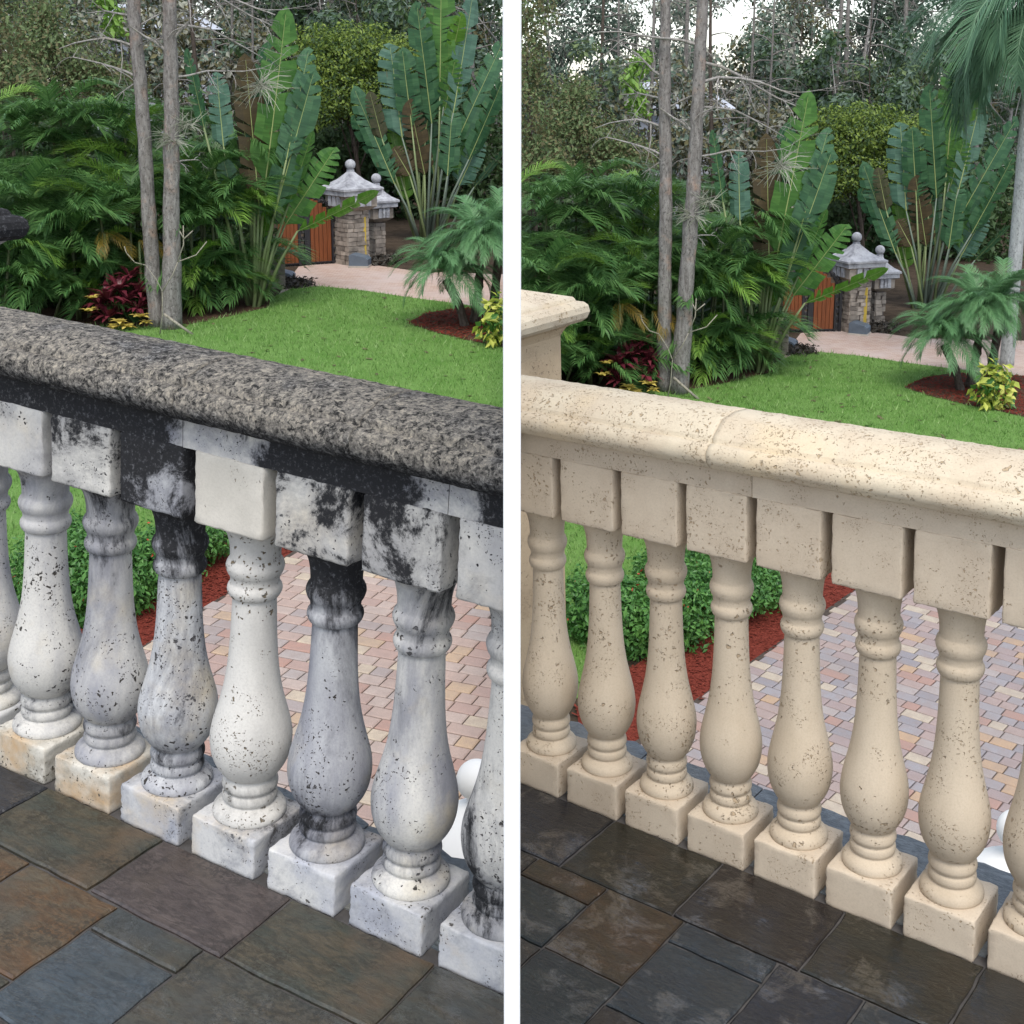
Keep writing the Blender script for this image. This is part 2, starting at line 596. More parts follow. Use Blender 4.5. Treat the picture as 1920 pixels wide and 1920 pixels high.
m = MT('lawn', .9, .1)
co = m.coord('Object')
c = m.ramp(m.noise(co, 1.1, 5), [(.3, (.12, .25, .05)), (.7, (.21, .35, .10))])
c = m.mix(m.ramp(m.noise(co, 60, 3, .8), [(.35, .5), (.65, 0.0)]), c, (.07, .18, .025))
m.color(c)
m.bump(m.noise(co, 90, 3), .8, .03)
M['lawn'] = m.mat
m = MT('soil', .95, .1)
co = m.coord('Object')
c = m.ramp(m.noise(co, 3, 6, .7), [(.3, (.035, .026, .018)), (.7, (.09, .065, .045))])
m.color(c)
m.bump(m.noise(co, 25, 5), .8, .05)
M['soil'] = m.mat
m = MT('red_mulch', .95, .1)
co = m.coord('Object', True)
c = m.ramp(m.noise(co, 40, 5, .8), [(.3, (.09, .018, .012)), (.55, (.22, .045, .03)), (.72, (.36, .10, .06))])
m.color(c)
m.bump(m.noise(co, 55, 4), 1.0, .03)
M['red_mulch'] = m.mat
m = MT('brown_mulch', .95, .1)
co = m.coord('Object', True)
c = m.ramp(m.noise(co, 25, 5, .8), [(.3, (.045, .028, .018)), (.7, (.13, .075, .05))])
m.color(c)
m.bump(m.noise(co, 30, 4), 1.0, .03)
M['brown_mulch'] = m.mat
# driveway too far to tell the pavers apart
m = MT('far_pavers', .8, .25)
co = m.coord('Object')
br = m.n.new('ShaderNodeTexBrick')
br.inputs['Scale'].default_value = 3.2
br.inputs['Color1'].default_value = (.42, .29, .23, 1)
br.inputs['Color2'].default_value = (.50, .38, .31, 1)
br.inputs['Mortar'].default_value = (.25, .19, .16, 1)
br.inputs['Mortar Size'].default_value = .012
m.L(co, br.inputs['Vector'])
m.color(m.mix(m.ramp(m.noise(co, .8, 4), [(.4, 0.0), (.65, .6)]), br.outputs['Color'], (.50, .42, .39)))
M['far_pavers'] = m.mat


def paver_mat(name, stops):
    m = MT(name, .75, .3)
    co = m.coord('Object', True)
    g = m.n.new('ShaderNodeNewGeometry')
    r_ = m.math('FRACT', m.math('ADD', m.rand(), g.outputs['Random Per Island']))
    c = m.ramp(r_, [(p_, tuple(x * .88 for x in q_)) for p_, q_ in stops], 'CONSTANT')
    c = m.mix(m.ramp(m.noise(co, 9, 4), [(.35, .35), (.6, 0.0)]), c, (.30, .22, .19))
    c = m.mix(m.ramp(m.noise(co, 150, 3), [(.4, .3), (.6, 0.0)]), c, (.16, .13, .12))
    c = m.mix(m.ramp(m.noise(g.outputs['Position'], 1.3, 5, .65), [(.46, 0.0), (.66, .35)]), c, (.24, .20, .18))
    m.color(c)
    m.bump(m.noise(co, 60, 4), .3, .01)
    M[name] = m.mat


paver_mat('paver_warm', [(0, (.46, .32, .27)), (.2, (.50, .37, .31)), (.38, (.40, .34, .32)), (.52, (.56, .40, .26)), (.6, (.47, .28, .22)), (.70, (.53, .42, .36)), (.84, (.43, .37, .34)), (.93, (.60, .50, .37))])
paver_mat('paver_cool', [(0, (.38, .30, .29)), (.2, (.35, .33, .345)), (.40, (.43, .33, .30)), (.56, (.30, .285, .305)), (.68, (.44, .27, .22)), (.78, (.43, .38, .36)), (.88, (.54, .37, .23)), (.94, (.56, .48, .37))])
plain('paver_joint', (.075, .06, .05), .95, .1, .3, 20, .4)


def barkm(name, c1, c2, c3):
    m = MT(name, .9, .15)
    co = m.coord('Object', True, (3, 3, .7))
    n = m.noise(co, 5, 6, .7, .5)
    fl = m.noise(m.coord('Object', True), 2.2, 4)
    c = m.mix(m.ramp(n, [(.35, 0.0), (.62, 1.0)]), c1, c2)
    c = m.mix(m.ramp(fl, [(.55, 0.0), (.68, .8)]), c, c3)
    c = m.mix(m.ramp(m.noise(m.coord('Object', True, (1.6, 1.6, 1)), 14, 6, .75), [(.36, .8), (.48, 0.0)]), c, tuple(x * .4 for x in c1))
    c = m.mix(m.ramp(m.noise(m.coord('Object', True), 19, 5, .8), [(.58, 0.0), (.66, .6)]), c, tuple(min(1, x * 1.5) for x in c2))
    m.color(c)
    m.bump(n, .8, .04)
    M[name] = m.mat


barkm('cypress_bark', (.13, .115, .105), (.27, .25, .235), (.32, .22, .17))
barkm('grey_bark', (.20, .185, .17), (.36, .34, .32), (.28, .25, .21))
barkm('wood_bark', (.12, .11, .10), (.21, .195, .18), (.17, .15, .13))
barkm('dark_bark', (.045, .035, .028), (.10, .08, .065), (.07, .05, .04))
barkm('pale_stem', (.24, .22, .17), (.34, .31, .25), (.28, .26, .19))
barkm('palm_trunk', (.30, .31, .30), (.44, .45, .44), (.38, .40, .38))
m = MT('gate_wood', .45, .4)
co = m.coord('Object', True, (14, 14, .8))
m.color(m.ramp(m.noise(co, 3, 5), [(.3, (.12, .034, .010)), (.7, (.24, .07, .020))]))
M['gate_wood'] = m.mat
plain('iron', (.018, .018, .022), .4, .5, .2, 5)
plain('box_grey', (.10, .125, .155), .5, .4, .15, 6)
plain('yellow_post', (.50, .36, .06), .6, .3, .1, 4)
plain('stacked_stone', (.29, .25, .21), .9, .2, .6, 2.3, .6)
plain('stone_core', (.12, .10, .09), .95, .1, .3, 8, .4)
plain('house_wall', (.46, .49, .55), .8, .2, .06, 1)
plain('house_roof', (.50, .53, .60), .7, .3, .15, 2)
plain('house_glass', (.08, .10, .12), .15, .5, .1, 1)
plain('concrete', (.42, .38, .33), .9, .2, .2, 6, .3)

SFX = {0: 'beyond the stained balustrade', 1: 'beyond the clean balustrade'}
STONE = {0: 'stained', 1: 'clean'}

# ------------------------------------------------------------------ setting: ground of the two gardens
for i in (0, 1):
    sgn = -1 if i == 0 else 1
    z = GZ[i]
    b = MB()
    b.add([(0, -20, z), (sgn * 400, -20, z), (sgn * 400, 900, z), (0, 900, z)], [(0, 1, 2, 3) if sgn > 0 else (3, 2, 1, 0)])
    link('ground', b.mesh('ground', M['soil']), kind='structure')


def sheet(i, pts, lift, mat, name, kind='structure'):
    b = MB()
    q = [gnd(i, *p_[:2]) if len(p_) == 3 else G(i, *p_) for p_ in pts]
    lim = .02
    q = [Vector((min(p_.x, -lim) if i == 0 else max(p_.x, lim), p_.y, GZ[i] + lift)) for p_ in q]
    b.add(q, [tuple(range(len(q)))])
    me = b.mesh(name, M[mat])
    bm = bmesh.new()
    bm.from_mesh(me)
    for f_ in bm.faces:
        if f_.normal.z < 0:
            f_.normal_flip()
    bmesh.ops.triangulate(bm, faces=bm.faces)
    bm.to_mesh(me)
    bm.free()
    return link(name, me, kind=kind), q


LAWN = [(-60, 640), (180, 612), (300, 612), (360, 606), (440, 590), (500, 578), (507, 560), (545, 542), (600, 537), (680, 545), (760, 557), (860, 570), (1010, 585), (1010, 820), (620, 960), (430, 1010), (300, 1085), (130, 1190), (-60, 1320)]
DRIVE = [(545, 520), (560, 500), (640, 488), (700, 497), (790, 510), (1010, 515), (1010, 600), (760, 566), (600, 547), (520, 556)]
BED1 = [(-60, 560), (300, 555), (420, 540), (505, 545), (507, 575), (440, 592), (360, 608), (180, 618), (-60, 645)]
BED2 = [(762, 607), (800, 588), (860, 578), (1010, 585), (1010, 668), (943, 652), (880, 640), (815, 624)]
LAWN_R = LAWN[:-5] + [(1640, 1030, 1), (1450, 1085, 1), (1290, 1160, 1), (1120, 1275, 1), (900, 1420, 1)]
MULCH_R = [(1100, 1455, 1), (1320, 1308, 1), (1608, 1108, 1), (1800, 975, 1), (1740, 965, 1), (1450, 1095, 1), (1290, 1180, 1), (1080, 1330, 1)]
MULCH = [(60, 1350), (285, 1208), (560, 1032), (760, 905), (700, 900), (420, 1020), (240, 1135), (40, 1260)]


def inside(poly, x, y):
    c = False
    n = len(poly)
    for k in range(n):
        x0, y0 = poly[k][0], poly[k][1]
        x1, y1 = poly[k - 1][0], poly[k - 1][1]
        if (y0 > y) != (y1 > y) and x < (x1 - x0) * (y - y0) / (y1 - y0) + x0:
            c = not c
    return c


def blades(name, i, polys, holes, n, mat, size, wide, rng, lean=.5, flat=False, **props):
    """scatter small blades or chips over ground polygons: uncountable stuff"""
    xs = [p_.x for q in polys for p_ in q]
    ys = [p_.y for q in polys for p_ in q]
    V, F = [], []
    tries = 0
    x0, x1, y0, y1 = min(xs), max(xs), min(ys), max(ys)
    z = GZ[i]
    while len(F) < n and tries < n * 8:
        tries += 1
        x = rng.uniform(x0, x1)
        y = y0 + (y1 - y0) * rng.random()
        u = pix(Vector((x, y, z)))[0]
        if (i == 0 and (u < -60 or u > 955)) or (i == 1 and (u < 965 or u > 1980)):
            continue
        if not any(inside(q, x, y) for q in polys) or any(inside(q, x, y) for q in holes):
            continue
        s_ = size * rng.uniform(.6, 1.4)
        a = rng.uniform(0, 6.283)
        w = wide * rng.uniform(.7, 1.3)
        dx, dy = math.cos(a) * w, math.sin(a) * w
        k = len(V)
        if flat:
            e = rng.uniform(0, .35) * s_
            lx, ly = -math.sin(a) * s_, math.cos(a) * s_
            h = z + .012 + rng.uniform(0, .015)
            V += [(x - dx, y - dy, h), (x + dx, y + dy, h), (x + dx + lx, y + dy + ly, h + e), (x - dx + lx, y - dy + ly, h + e)]
            F.append((k, k + 1, k + 2, k + 3))
        else:
            ln = rng.uniform(-lean, lean) * s_
            l2 = rng.uniform(-lean, lean) * s_
            V += [(x - dx, y - dy, z), (x + dx, y + dy, z), (x + ln, y + l2, z + s_)]
            F.append((k, k + 1, k + 2))
    me = bpy.data.meshes.new(name)
    me.from_pydata(V, [], F)
    me.materials.append(M[mat])
    return link(name, me, kind='stuff', **props)


GROUND_POLY = {}
for i in (0, 1):
    rng = random.Random(11 + i)
    sheet(i, DRIVE, .004, 'far_pavers', 'driveway')
    _, q = sheet(i, LAWN_R if i else LAWN, .008, 'lawn', 'lawn')
    _, q1 = sheet(i, BED1, .012, 'brown_mulch', 'planting_bed')
    _, q2 = sheet(i, BED2, .016, 'brown_mulch', 'planting_bed')
    _, q3 = sheet(i, MULCH_R if i else MULCH, .020, 'red_mulch', 'mulch_bed')
    GROUND_POLY[i] = (q, q1, q2, q3)
    side = STONE[i]
    blades('lawn_grass', i, [q], [q2, q3], 42000, 'grass_blade', .05, .008, rng, label='short green lawn grass ' + SFX[i], category='grass')
    blades('mulch_chips', i, [q3], [], 5000, 'red_mulch', .045, .008, rng, flat=True, label='red bark mulch chips along the drive ' + SFX[i], category='mulch')
    blades('lawn_tufts', i, [q], [q2, q3], 6000, 'grass_blade', .10, .010, rng, lean=.8, label='longer grass tufts in the lawn ' + SFX[i], category='grass')
    blades('fallen_leaves', i, [q], [q2, q3], 160, 'brown_leaf', .09, .03, rng, flat=True, label='few small fallen leaves lying on the lawn ' + SFX[i], category='leaves')
    half = [p_ for p_ in q2]
    blades('mulch_chips', i, [half], [], 2500, 'red_mulch', .06, .012, rng, flat=True, label='reddish bark mulch under the small date palm ' + SFX[i], category='mulch')

# the white divider between the two terraces, and the low fence that carries it on between the gardens
b = MB()
b.box((-.0100, 1.40, 1.5), (.0100, 3.3, 7.2))
me = bevel(b.mesh('panel', M['white_paint']), .0015, 1)
dv = empty('terrace_divider', Matrix.Translation((0, 1.4, 1.5)), 'tall thin white divider panel standing between the stained and the clean terraces', 'partition')
link('panel', me, dv, Matrix.Translation((0, -1.4, -1.5)))
b = MB()
b.box((-.022, 3.34, -1.4), (.022, 70, 1.6))
o = link('boundary_fence', b.mesh('boundary_fence', M['white_paint']))
o['label'] = 'low white boundary fence running away behind the divider panel'
o['category'] = 'fence'

# ------------------------------------------------------------------ terraces
S = .17
PAN = {
    0: dict(ro=-.06, X0=-.8854, Y0=2.2275, th=-.5081, h=1.3458, hp=.0667, zb=.5961, zt=.7192, wb=.1442, wp=.1398, top=.143, ledge=.25, k0=-1, k1=6),
    1: dict(ro=.026, X0=.0275, Y0=2.9495, th=-.6683, h=1.7479, hp=.0845, zb=.7199, zt=.8703, wb=.1473, wp=.1452, top=.158, ledge=.335, k0=0, k1=8),
}
for q in PAN.values():
    T = Matrix.Translation((q['X0'], q['Y0'], -q['h'])) @ Matrix.Rotation(q['th'], 4, 'Z')
    fw = Vector((0, CP, -SP))
    q['M'] = Matrix.Translation((0, 0, CAMZ)) @ Matrix.Rotation(q['ro'], 4, -fw) @ T


def tcut(me, mat, i, lim=.0101):
    """cut a terrace piece where it butts against the divider panel"""
    q = PAN[i]
    W = q['M'] @ mat
    xs = [(W @ v.co).x for v in me.vertices]
    sgn = -1 if i == 0 else 1
    if all(sgn * x >= lim for x in xs):
        return me, True
    if all(sgn * x < lim for x in xs):
        return me, False
    me = me.copy()
    bm = bmesh.new()
    bm.from_mesh(me)
    Wi = W.inverted()
    pc = Wi @ Vector((sgn * lim, 0, 0))
    no = (W.to_3x3().transposed() @ Vector((sgn, 0, 0)))
    r_ = bmesh.ops.bisect_plane(bm, geom=bm.verts[:] + bm.edges[:] + bm.faces[:], plane_co=pc, plane_no=no, clear_inner=True, clear_outer=False)
    ed = [e for e in r_['geom_cut'] if isinstance(e, bmesh.types.BMEdge)]
    if ed:
        bmesh.ops.holes_fill(bm, edges=ed, sides=0)
    bm.to_mesh(me)
    bm.free()
    return me, len(me.polygons) > 0


def tlink(name, me, parent, i, mat=Matrix.Identity(4), pmat=Matrix.Identity(4), **props):
    me, ok = tcut(me, pmat @ mat, i)
    if ok:
        return link(name, me, parent, mat, **props)
    return None


# baluster profile: (radius, height share between plinth top and block underside)
PROF = [(.0600, -.004), (.0632, .004), (.0635, .014), (.0610, .026), (.0545, .036), (.0475, .043), (.0440, .047), (.0448, .051), (.0472, .058), (.0478, .068), (.0462, .080), (.0432, .085),
        (.0450, .092), (.0480, .101), (.0482, .112), (.0462, .124), (.0430, .130), (.0440, .140), (.0480, .147), (.0565, .175), (.0625, .203), (.0665, .238), (.0684, .280), (.0682, .312), (.0662, .345),
        (.0615, .385), (.0560, .425), (.0505, .470), (.0462, .520), (.0430, .575), (.0402, .640), (.0384, .700), (.0374, .742), (.0374, .752), (.0420, .756), (.0452, .767), (.0466, .778), (.0452, .790), (.0420, .798),
        (.0412, .806), (.0424, .822), (.0458, .832), (.0488, .848), (.0490, .860), (.0462, .874), (.0432, .880), (.0424, .890), (.0430, .915), (.0455, .945), (.0505, .972), (.0580, .990), (.0610, 1.003)]


def smooth_prof(pr, n=2):
    out = []
    P_ = [Vector((a, b_)) for a, b_ in pr]
    for k in range(len(P_) - 1):
        p0, p1, p2, p3 = P_[max(k - 1, 0)], P_[k], P_[k + 1], P_[min(k + 2, len(P_) - 1)]
        for j in range(n):
            t = j / n
            out.append(.5 * ((2 * p1) + (p2 - p0) * t + (2 * p0 - 5 * p1 + 4 * p2 - p3) * t * t + (3 * p1 - p0 - 3 * p2 + p3) * t ** 3))
    out.append(P_[-1])
    return [(a.x, a.y) for a in out]


PROF = [(r_ * (1 + .03 * math.exp(-((s_ - .27) / .08) ** 2) - .035 * math.exp(-((s_ - .58) / .12) ** 2)), s_ - (.030 * math.sin(math.pi * min(1, max(0, (s_ - .14) / .55))) if .14 < s_ < .69 else 0)) for r_, s_ in PROF]
SPROF = smooth_prof(PROF)


def rough_box(w, d, z0, z1, rng, n=9, amp=.0006, bev=.004, mat=None, name='block'):
    """a cut stone: a gridded box whose arrises are a little worn"""
    bm = bmesh.new()
    bmesh.ops.create_grid(bm, x_segments=1, y_segments=1, size=.5)
    bm.free()
    b = MB()
    b.box((-w / 2, -d / 2, z0), (w / 2, d / 2, z1))
    me = b.mesh(name, mat)
    bm = bmesh.new()
    bm.from_mesh(me)
    bmesh.ops.bevel(bm, geom=bm.edges[:], offset=bev, segments=2, affect='EDGES', profile=.5)
    bmesh.ops.subdivide_edges(bm, edges=[e for e in bm.edges if e.calc_length() > .03], cuts=n, use_grid_fill=True)
    for v in bm.verts:
        e_ = sum([abs(abs(v.co.x) - w / 2) < bev * 1.2, abs(abs(v.co.y) - d / 2) < bev * 1.2, abs(v.co.z - z0) < bev * 1.2 or abs(v.co.z - z1) < bev * 1.2])
        a = amp * (2.2 if e_ > 1 else .35)
        v.co += Vector((rng.uniform(-a, a), rng.uniform(-a, a), rng.uniform(-a, a)))
    for f_ in bm.faces:
        f_.smooth = True
    bm.to_mesh(me)
    bm.free()
    return me


BLOCK_KIND = {-1: 'stained_block', 0: 'stained_block', 1: 'stained_block_right', 2: 'stained_block_heavy', 3: 'stained_block_clean', 4: 'stained_block_right', 5: 'stained_block_right', 6: 'stained_block'}
SHAFT_KIND = {2: 'stained_shaft_dark', 3: 'stained_shaft_clean', 4: 'stained_shaft_dark'}
for i in (0, 1):
    q = PAN[i]
    rng = random.Random(5 + i)
    TM = q['M']
    w, wp, zt, zb, hp = q['wb'], q['wp'], q['zt'], q['zb'], q['hp']
    if i == 0:
        root = empty('balustrade', TM, 'black stained grey stone balustrade with speckled coping at the terrace edge', 'balustrade')
    else:
        root = empty('balustrade', TM, 'clean cream stone balustrade with pitted coping at the terrace edge', 'balustrade')
    pre = 'stained_' if i == 0 else 'clean_'
    # coping and frieze pieces
    joints = [-.80, 2.55 * S, 4.6 * S, 1.6] if i == 0 else [-.40, 3.02 * S, 2.2]
    H = q['top']
    half = [(-.004, .053), (-.020, .0545), (-.032, .058), (-.040, .065), (-.0425, .0695), (-.0445, .071), (-.0475, .0735), (-.0505, .082), (-.0510, .091), (-.0480, .102), (-.0415, .1085), (-.0340, .1115), (-.0250, .1120), (-.0235, .1125), (-.0225, .1215), (-.0205, .1235), (.020, H - .004), (wp / 2, H)]
    prof = [(y, zt + z_) for y, z_ in half] + [(wp - y, zt + z_) for y, z_ in reversed(half[:-1])]
    for k in range(len(joints) - 1):
        t0, t1 = joints[k] + .0012, joints[k + 1] - .0012
        n = int((t1 - t0) / .012)
        b = MB()
        b.extrude(prof, [t0 + (t1 - t0) * j / n for j in range(n + 1)], .0009, rng)
        tlink('coping', b.mesh('coping', M[pre + 'coping'], True), root, i)
    fj = [-.80, 2.4 * S, 5.45 * S, 1.6] if i == 0 else [-.40, 3.5 * S, 2.2]
    for k in range(len(fj) - 1):
        t0, t1 = fj[k] + .0008, fj[k + 1] - .0008
        b = MB()
        n = int((t1 - t0) / .02)
        b.extrude([(.001, zt), (wp - .001, zt), (wp - .001, zt + .056), (.001, zt + .056)], [t0 + (t1 - t0) * j / n for j in range(n + 1)], .0005, rng)
        tlink('frieze', b.mesh('frieze', M['stained_frieze' if i == 0 else 'clean_block'], False), root, i)
    # balusters
    b = MB()
    b.lathe([(r_, hp + s_ * (zb - hp)) for r_, s_ in SPROF], n=44)
    shaft = b.mesh('baluster', M[pre + 'shaft'], True)
    blocks = [rough_box(w, w, zb, zt + .0005, rng, mat=M['clean_block'], name='top_block') for _ in range(3)]
    bases = [rough_box(wp, wp, -.008, hp, rng, mat=M['stained_plinth' if i == 0 else 'clean_block'], name='plinth') for _ in range(3)]
    for k in range(q['k0'], q['k1'] + 1):
        mt = Matrix.Translation((k * S, wp / 2, 0)) @ Matrix.Rotation(R(rng.uniform(-1, 1)), 4, 'Z')
        sh = shaft
        if i == 0 and k in SHAFT_KIND:
            sh = shaft.copy()
            sh.materials[0] = M[SHAFT_KIND[k]]
        me, ok = tcut(sh, mt, i)
        if not ok:
            me = None
        bo = link('baluster', me if me else shaft, root, mt) if me else None
        host, hm, pm = (bo, Matrix.Identity(4), mt) if bo else (root, mt, Matrix.Identity(4))
        bm_ = blocks[k % 3]
        if i == 0:
            bm_ = bm_.copy()
            bm_.materials[0] = M[BLOCK_KIND.get(k, 'stained_block')]
        tlink('top_block', bm_, host, i, hm, pm)
        pb_ = bases[(k + 1) % 3]
        if i == 0 and k in (0, 1):
            pb_ = pb_.copy()
            pb_.materials[0] = M['stained_plinth_rusty']
        tlink('plinth', pb_, host, i, hm, pm)

    # slate floor
    b = MB()
    b.box((-1.6, -2.2, -.30), (2.6, q['ledge'] - .03, -.007))
    me, ok = tcut(b.mesh('terrace_floor', M['grout']), Matrix.Identity(4), i)
    floor = link('terrace_floor', me, None, TM, kind='structure')
    if i == 0:
        tiles = [(-.5, .086, -.172, 0, 'slate_charcoal'), (.092, .376, -.172, 0, 'slate_olive'), (.382, .664, -.172, 0, 'slate_purple'), (.670, .946, -.172, 0, 'slate_olive'), (.952, 1.24, -.172, 0, 'slate_grey'),
                 (-.04, .243, -.38, -.178, 'slate_rust'), (.249, .449, -.378, -.178, 'slate_rust'), (.455, .634, -.236, -.178, 'slate_grey'), (.455, .634, -.44, -.242, 'slate_blue'), (.640, .93, -.40, -.178, 'slate_grey'), (.936, 1.2, -.36, -.178, 'slate_blue'),
                 (-.04, .20, -.60, -.386, 'slate_grey'), (.206, .449, -.62, -.384, 'slate_olive'), (.455, .68, -.68, -.446, 'slate_purple'), (.686, .93, -.68, -.406, 'slate_olive'), (.936, 1.2, -.66, -.366, 'slate_olive')]
    else:
        tiles = [(-.33, -.048, -.226, 0, 'wet_plum'), (-.042, .237, -.226, 0, 'wet_navy'), (.243, .530, -.226, 0, 'wet_olive'), (.536, .822, -.226, 0, 'wet_plum'), (.828, 1.112, -.226, 0, 'wet_olive'), (1.118, 1.40, -.226, 0, 'wet_grey'),
                 (.0, .181, -.302, -.232, 'wet_grey'), (.187, .370, -.302, -.232, 'wet_rust'), (.02, .370, -.470, -.308, 'wet_teal'), (.376, .564, -.466, -.232, 'wet_rust'), (.570, .78, -.302, -.232, 'wet_blue'), (.570, .78, -.53, -.308, 'wet_blue'),
                 (.786, .96, -.45, -.232, 'wet_navy'), (.966, 1.2, -.42, -.232, 'wet_blue'), (1.206, 1.5, -.45, -.232, 'wet_olive'), (.02, .370, -.76, -.476, 'wet_grey'), (.376, .564, -.70, -.472, 'wet_teal'), (.570, .78, -.80, -.536, 'wet_plum'), (.786, 1.1, -.75, -.456, 'wet_grey'),
                 (-.33, -.006, -.45, -.232, 'wet_teal'), (-.3, .014, -.76, -.476, 'wet_navy')]
    if i == 0:      # the floor goes on to the left of the view
        tiles += [(-.79, -.506, -.172, 0, 'slate_olive'), (-1.08, -.796, -.172, 0, 'slate_purple'), (-1.37, -1.086, -.172, 0, 'slate_grey'), (-.33, -.046, -.38, -.178, 'slate_grey'), (-.62, -.336, -.38, -.178, 'slate_olive'), (-.95, -.626, -.38, -.178, 'slate_blue'), (-.33, -.046, -.66, -.386, 'slate_purple'), (-.66, -.336, -.66, -.386, 'slate_rust'), (-.95, -.666, -.66, -.386, 'slate_olive'), (-.04, .20, -.86, -.606, 'slate_blue'), (.206, .449, -.9, -.626, 'slate_grey'), (-.33, -.046, -.9, -.666, 'slate_olive')]
    else:
        tiles += [(1.406, 1.70, -.226, 0, 'wet_plum'), (1.506, 1.8, -.45, -.232, 'wet_teal'), (1.106, 1.4, -.75, -.456, 'wet_navy'), (1.406, 1.7, -.75, -.456, 'wet_grey')]
    for (t0, t1, y0, y1, mt) in tiles:
        y1 = min(y1, -.004)
        out = []
        for (a, c_) in (((t0, y0), (t1, y0)), ((t1, y0), (t1, y1)), ((t1, y1), (t0, y1)), ((t0, y1), (t0, y0))):
            ln = math.dist(a, c_)
            n = max(3, int(ln / .03))
            for j in range(n):
                f_ = j / n
                out.append((a[0] + (c_[0] - a[0]) * f_ + rng.uniform(-.0018, .0018), a[1] + (c_[1] - a[1]) * f_ + rng.uniform(-.0018, .0018)))
        cx, cy_ = (t0 + t1) / 2, (y0 + y1) / 2
        n = len(out)
        zo = rng.uniform(-.0012, .0012)
        tx, ty = rng.uniform(-.004, .004), rng.uniform(-.004, .004)
        vs = [(x - cx, y - cy_, -.02) for x, y in out]
        vs += [(x - cx, y - cy_, -.003 + zo) for x, y in out]
        vs += [((x - cx) * (1 - .0035 / max(.05, abs(t1 - t0) / 2)), (y - cy_) * (1 - .0035 / max(.03, abs(y1 - y0) / 2)), zo + (x - cx) * tx + (y - cy_) * ty) for x, y in out]
        fs = [tuple(range(2 * n, 3 * n))] + [(l_ * n + j, l_ * n + (j + 1) % n, (l_ + 1) * n + (j + 1) % n, (l_ + 1) * n + j) for l_ in (0, 1) for j in range(n)]
        b = MB()
        b.add(vs, fs)
        tlink('slate_tile', b.mesh('slate_tile', M[mt]), floor, i, Matrix.Translation((cx, cy_, 0)))
    # ledge outside the plinths
    t = -.7
    lroot = empty('stone_ledge', TM, 'blue grey slate ledge along the outer foot of the %s balustrade' % STONE[i], 'ledge')
    while t < 2.3:
        ln = rng.uniform(.26, .36)
        outl = [(t + .002, .03), (t + ln - .002, .03)]
        n = 9
        for j in range(n + 1):
            outl.append((t + ln - .002 - (ln - .004) * j / n, q['ledge'] + rng.uniform(-.010, .008)))
        m_ = len(outl)
        vs = [(x, y, -.05) for x, y in outl] + [(x, y, -.004 + rng.uniform(-.001, .001)) for x, y in outl]
        fs = [tuple(range(m_, 2 * m_))] + [(j, (j + 1) % m_, m_ + (j + 1) % m_, m_ + j) for j in range(m_)]
        b = MB()
        b.add(vs, fs)
        tlink('ledge_stone', b.mesh('ledge_stone', M['ledge_slate']), lroot, i)
        t += ln
    # retaining wall that carries the terrace
    b = MB()
    b.box((-1.6, -2.2, -5.2), (2.6, q['ledge'] - .06, -.301))
    me, ok = tcut(b.mesh('terrace_wall', M['concrete']), Matrix.Identity(4), i)
    link('terrace_wall', me, None, TM, label='plain rendered wall carrying the terrace with the %s balustrade' % STONE[i], category='wall')
    # corner pier behind the balustrade's far end
    if i == 1:
        tr, yf, zc, bw = -.42, .30, 1.122, .42
    else:
        tr, yf, zc, bw = -.885, .30, .962, .36
    ctr = (tr - bw / 2, yf + bw / 2)
    pm = Matrix.Translation((ctr[0], ctr[1], 0))
    pr_ = empty('corner_pier', TM @ pm, ('cream' if i else 'blackened') + ' square stone pier with rounded cap behind the far end of the %s balustrade' % STONE[i], 'pier')
    hb = bw / 2
    b = MB()
    b.lathe([(hb, -.3), (hb, zc - .135), (hb + .004, zc - .125), (hb + .012, zc - .110), (hb + .026, zc - .098)], n=4)
    tlink('shaft', b.mesh('shaft', M['clean_pier' if i else 'stained_block']), pr_, i, pmat=pm)
    b = MB()
    b.lathe([(hb + .024, zc - .098), (hb + .046, zc - .094), (hb + .060, zc - .082), (hb + .066, zc - .064), (hb + .063, zc - .046), (hb + .052, zc - .034), (hb + .036, zc - .030), (hb + .034, zc - .024), (hb + .030, zc - .018), (.02, zc + .04)], n=4)
    tlink('cap', bevel(b.mesh('cap', M['clean_coping' if i else 'stained_block_heavy']), .006, 2, 70), pr_, i, pmat=pm)

# white ball finial on a pedestal below each terrace
for i in (0, 1):
    uu, vv = (893, 1462) if i == 0 else (1908, 1556)
    P_ = at(uu, vv, 4.6)
    r_ = .078
    rt = empty('ball_pedestal', Matrix.Translation((P_.x, P_.y, GZ[i])), 'white ball finial on a broad white pedestal just outside the %s balustrade' % STONE[i], 'finial')
    zc = P_.z - GZ[i]
    b = MB()
    b.lathe([(r_ * math.sin(math.pi * k / 16) + .001, zc - r_ * math.cos(math.pi * k / 16)) for k in range(1, 17)], n=32)
    ob = link('ball', b.mesh('ball', M['white_finial'], True), rt)
    CLIP.append((ob, i))
    b = MB()
    b.lathe([(.21, 0), (.21, zc - .32), (.235, zc - .30), (.24, zc - .27), (.225, zc - .25), (.215, zc - .22), (.15, zc - .165), (.09, zc - .125), (.045, zc - .10), (.038, zc - .085), (.038, zc - .06)], n=24)
    ob = link('pedestal', b.mesh('pedestal', M['white_finial'], True), rt)
    CLIP.append((ob, i))

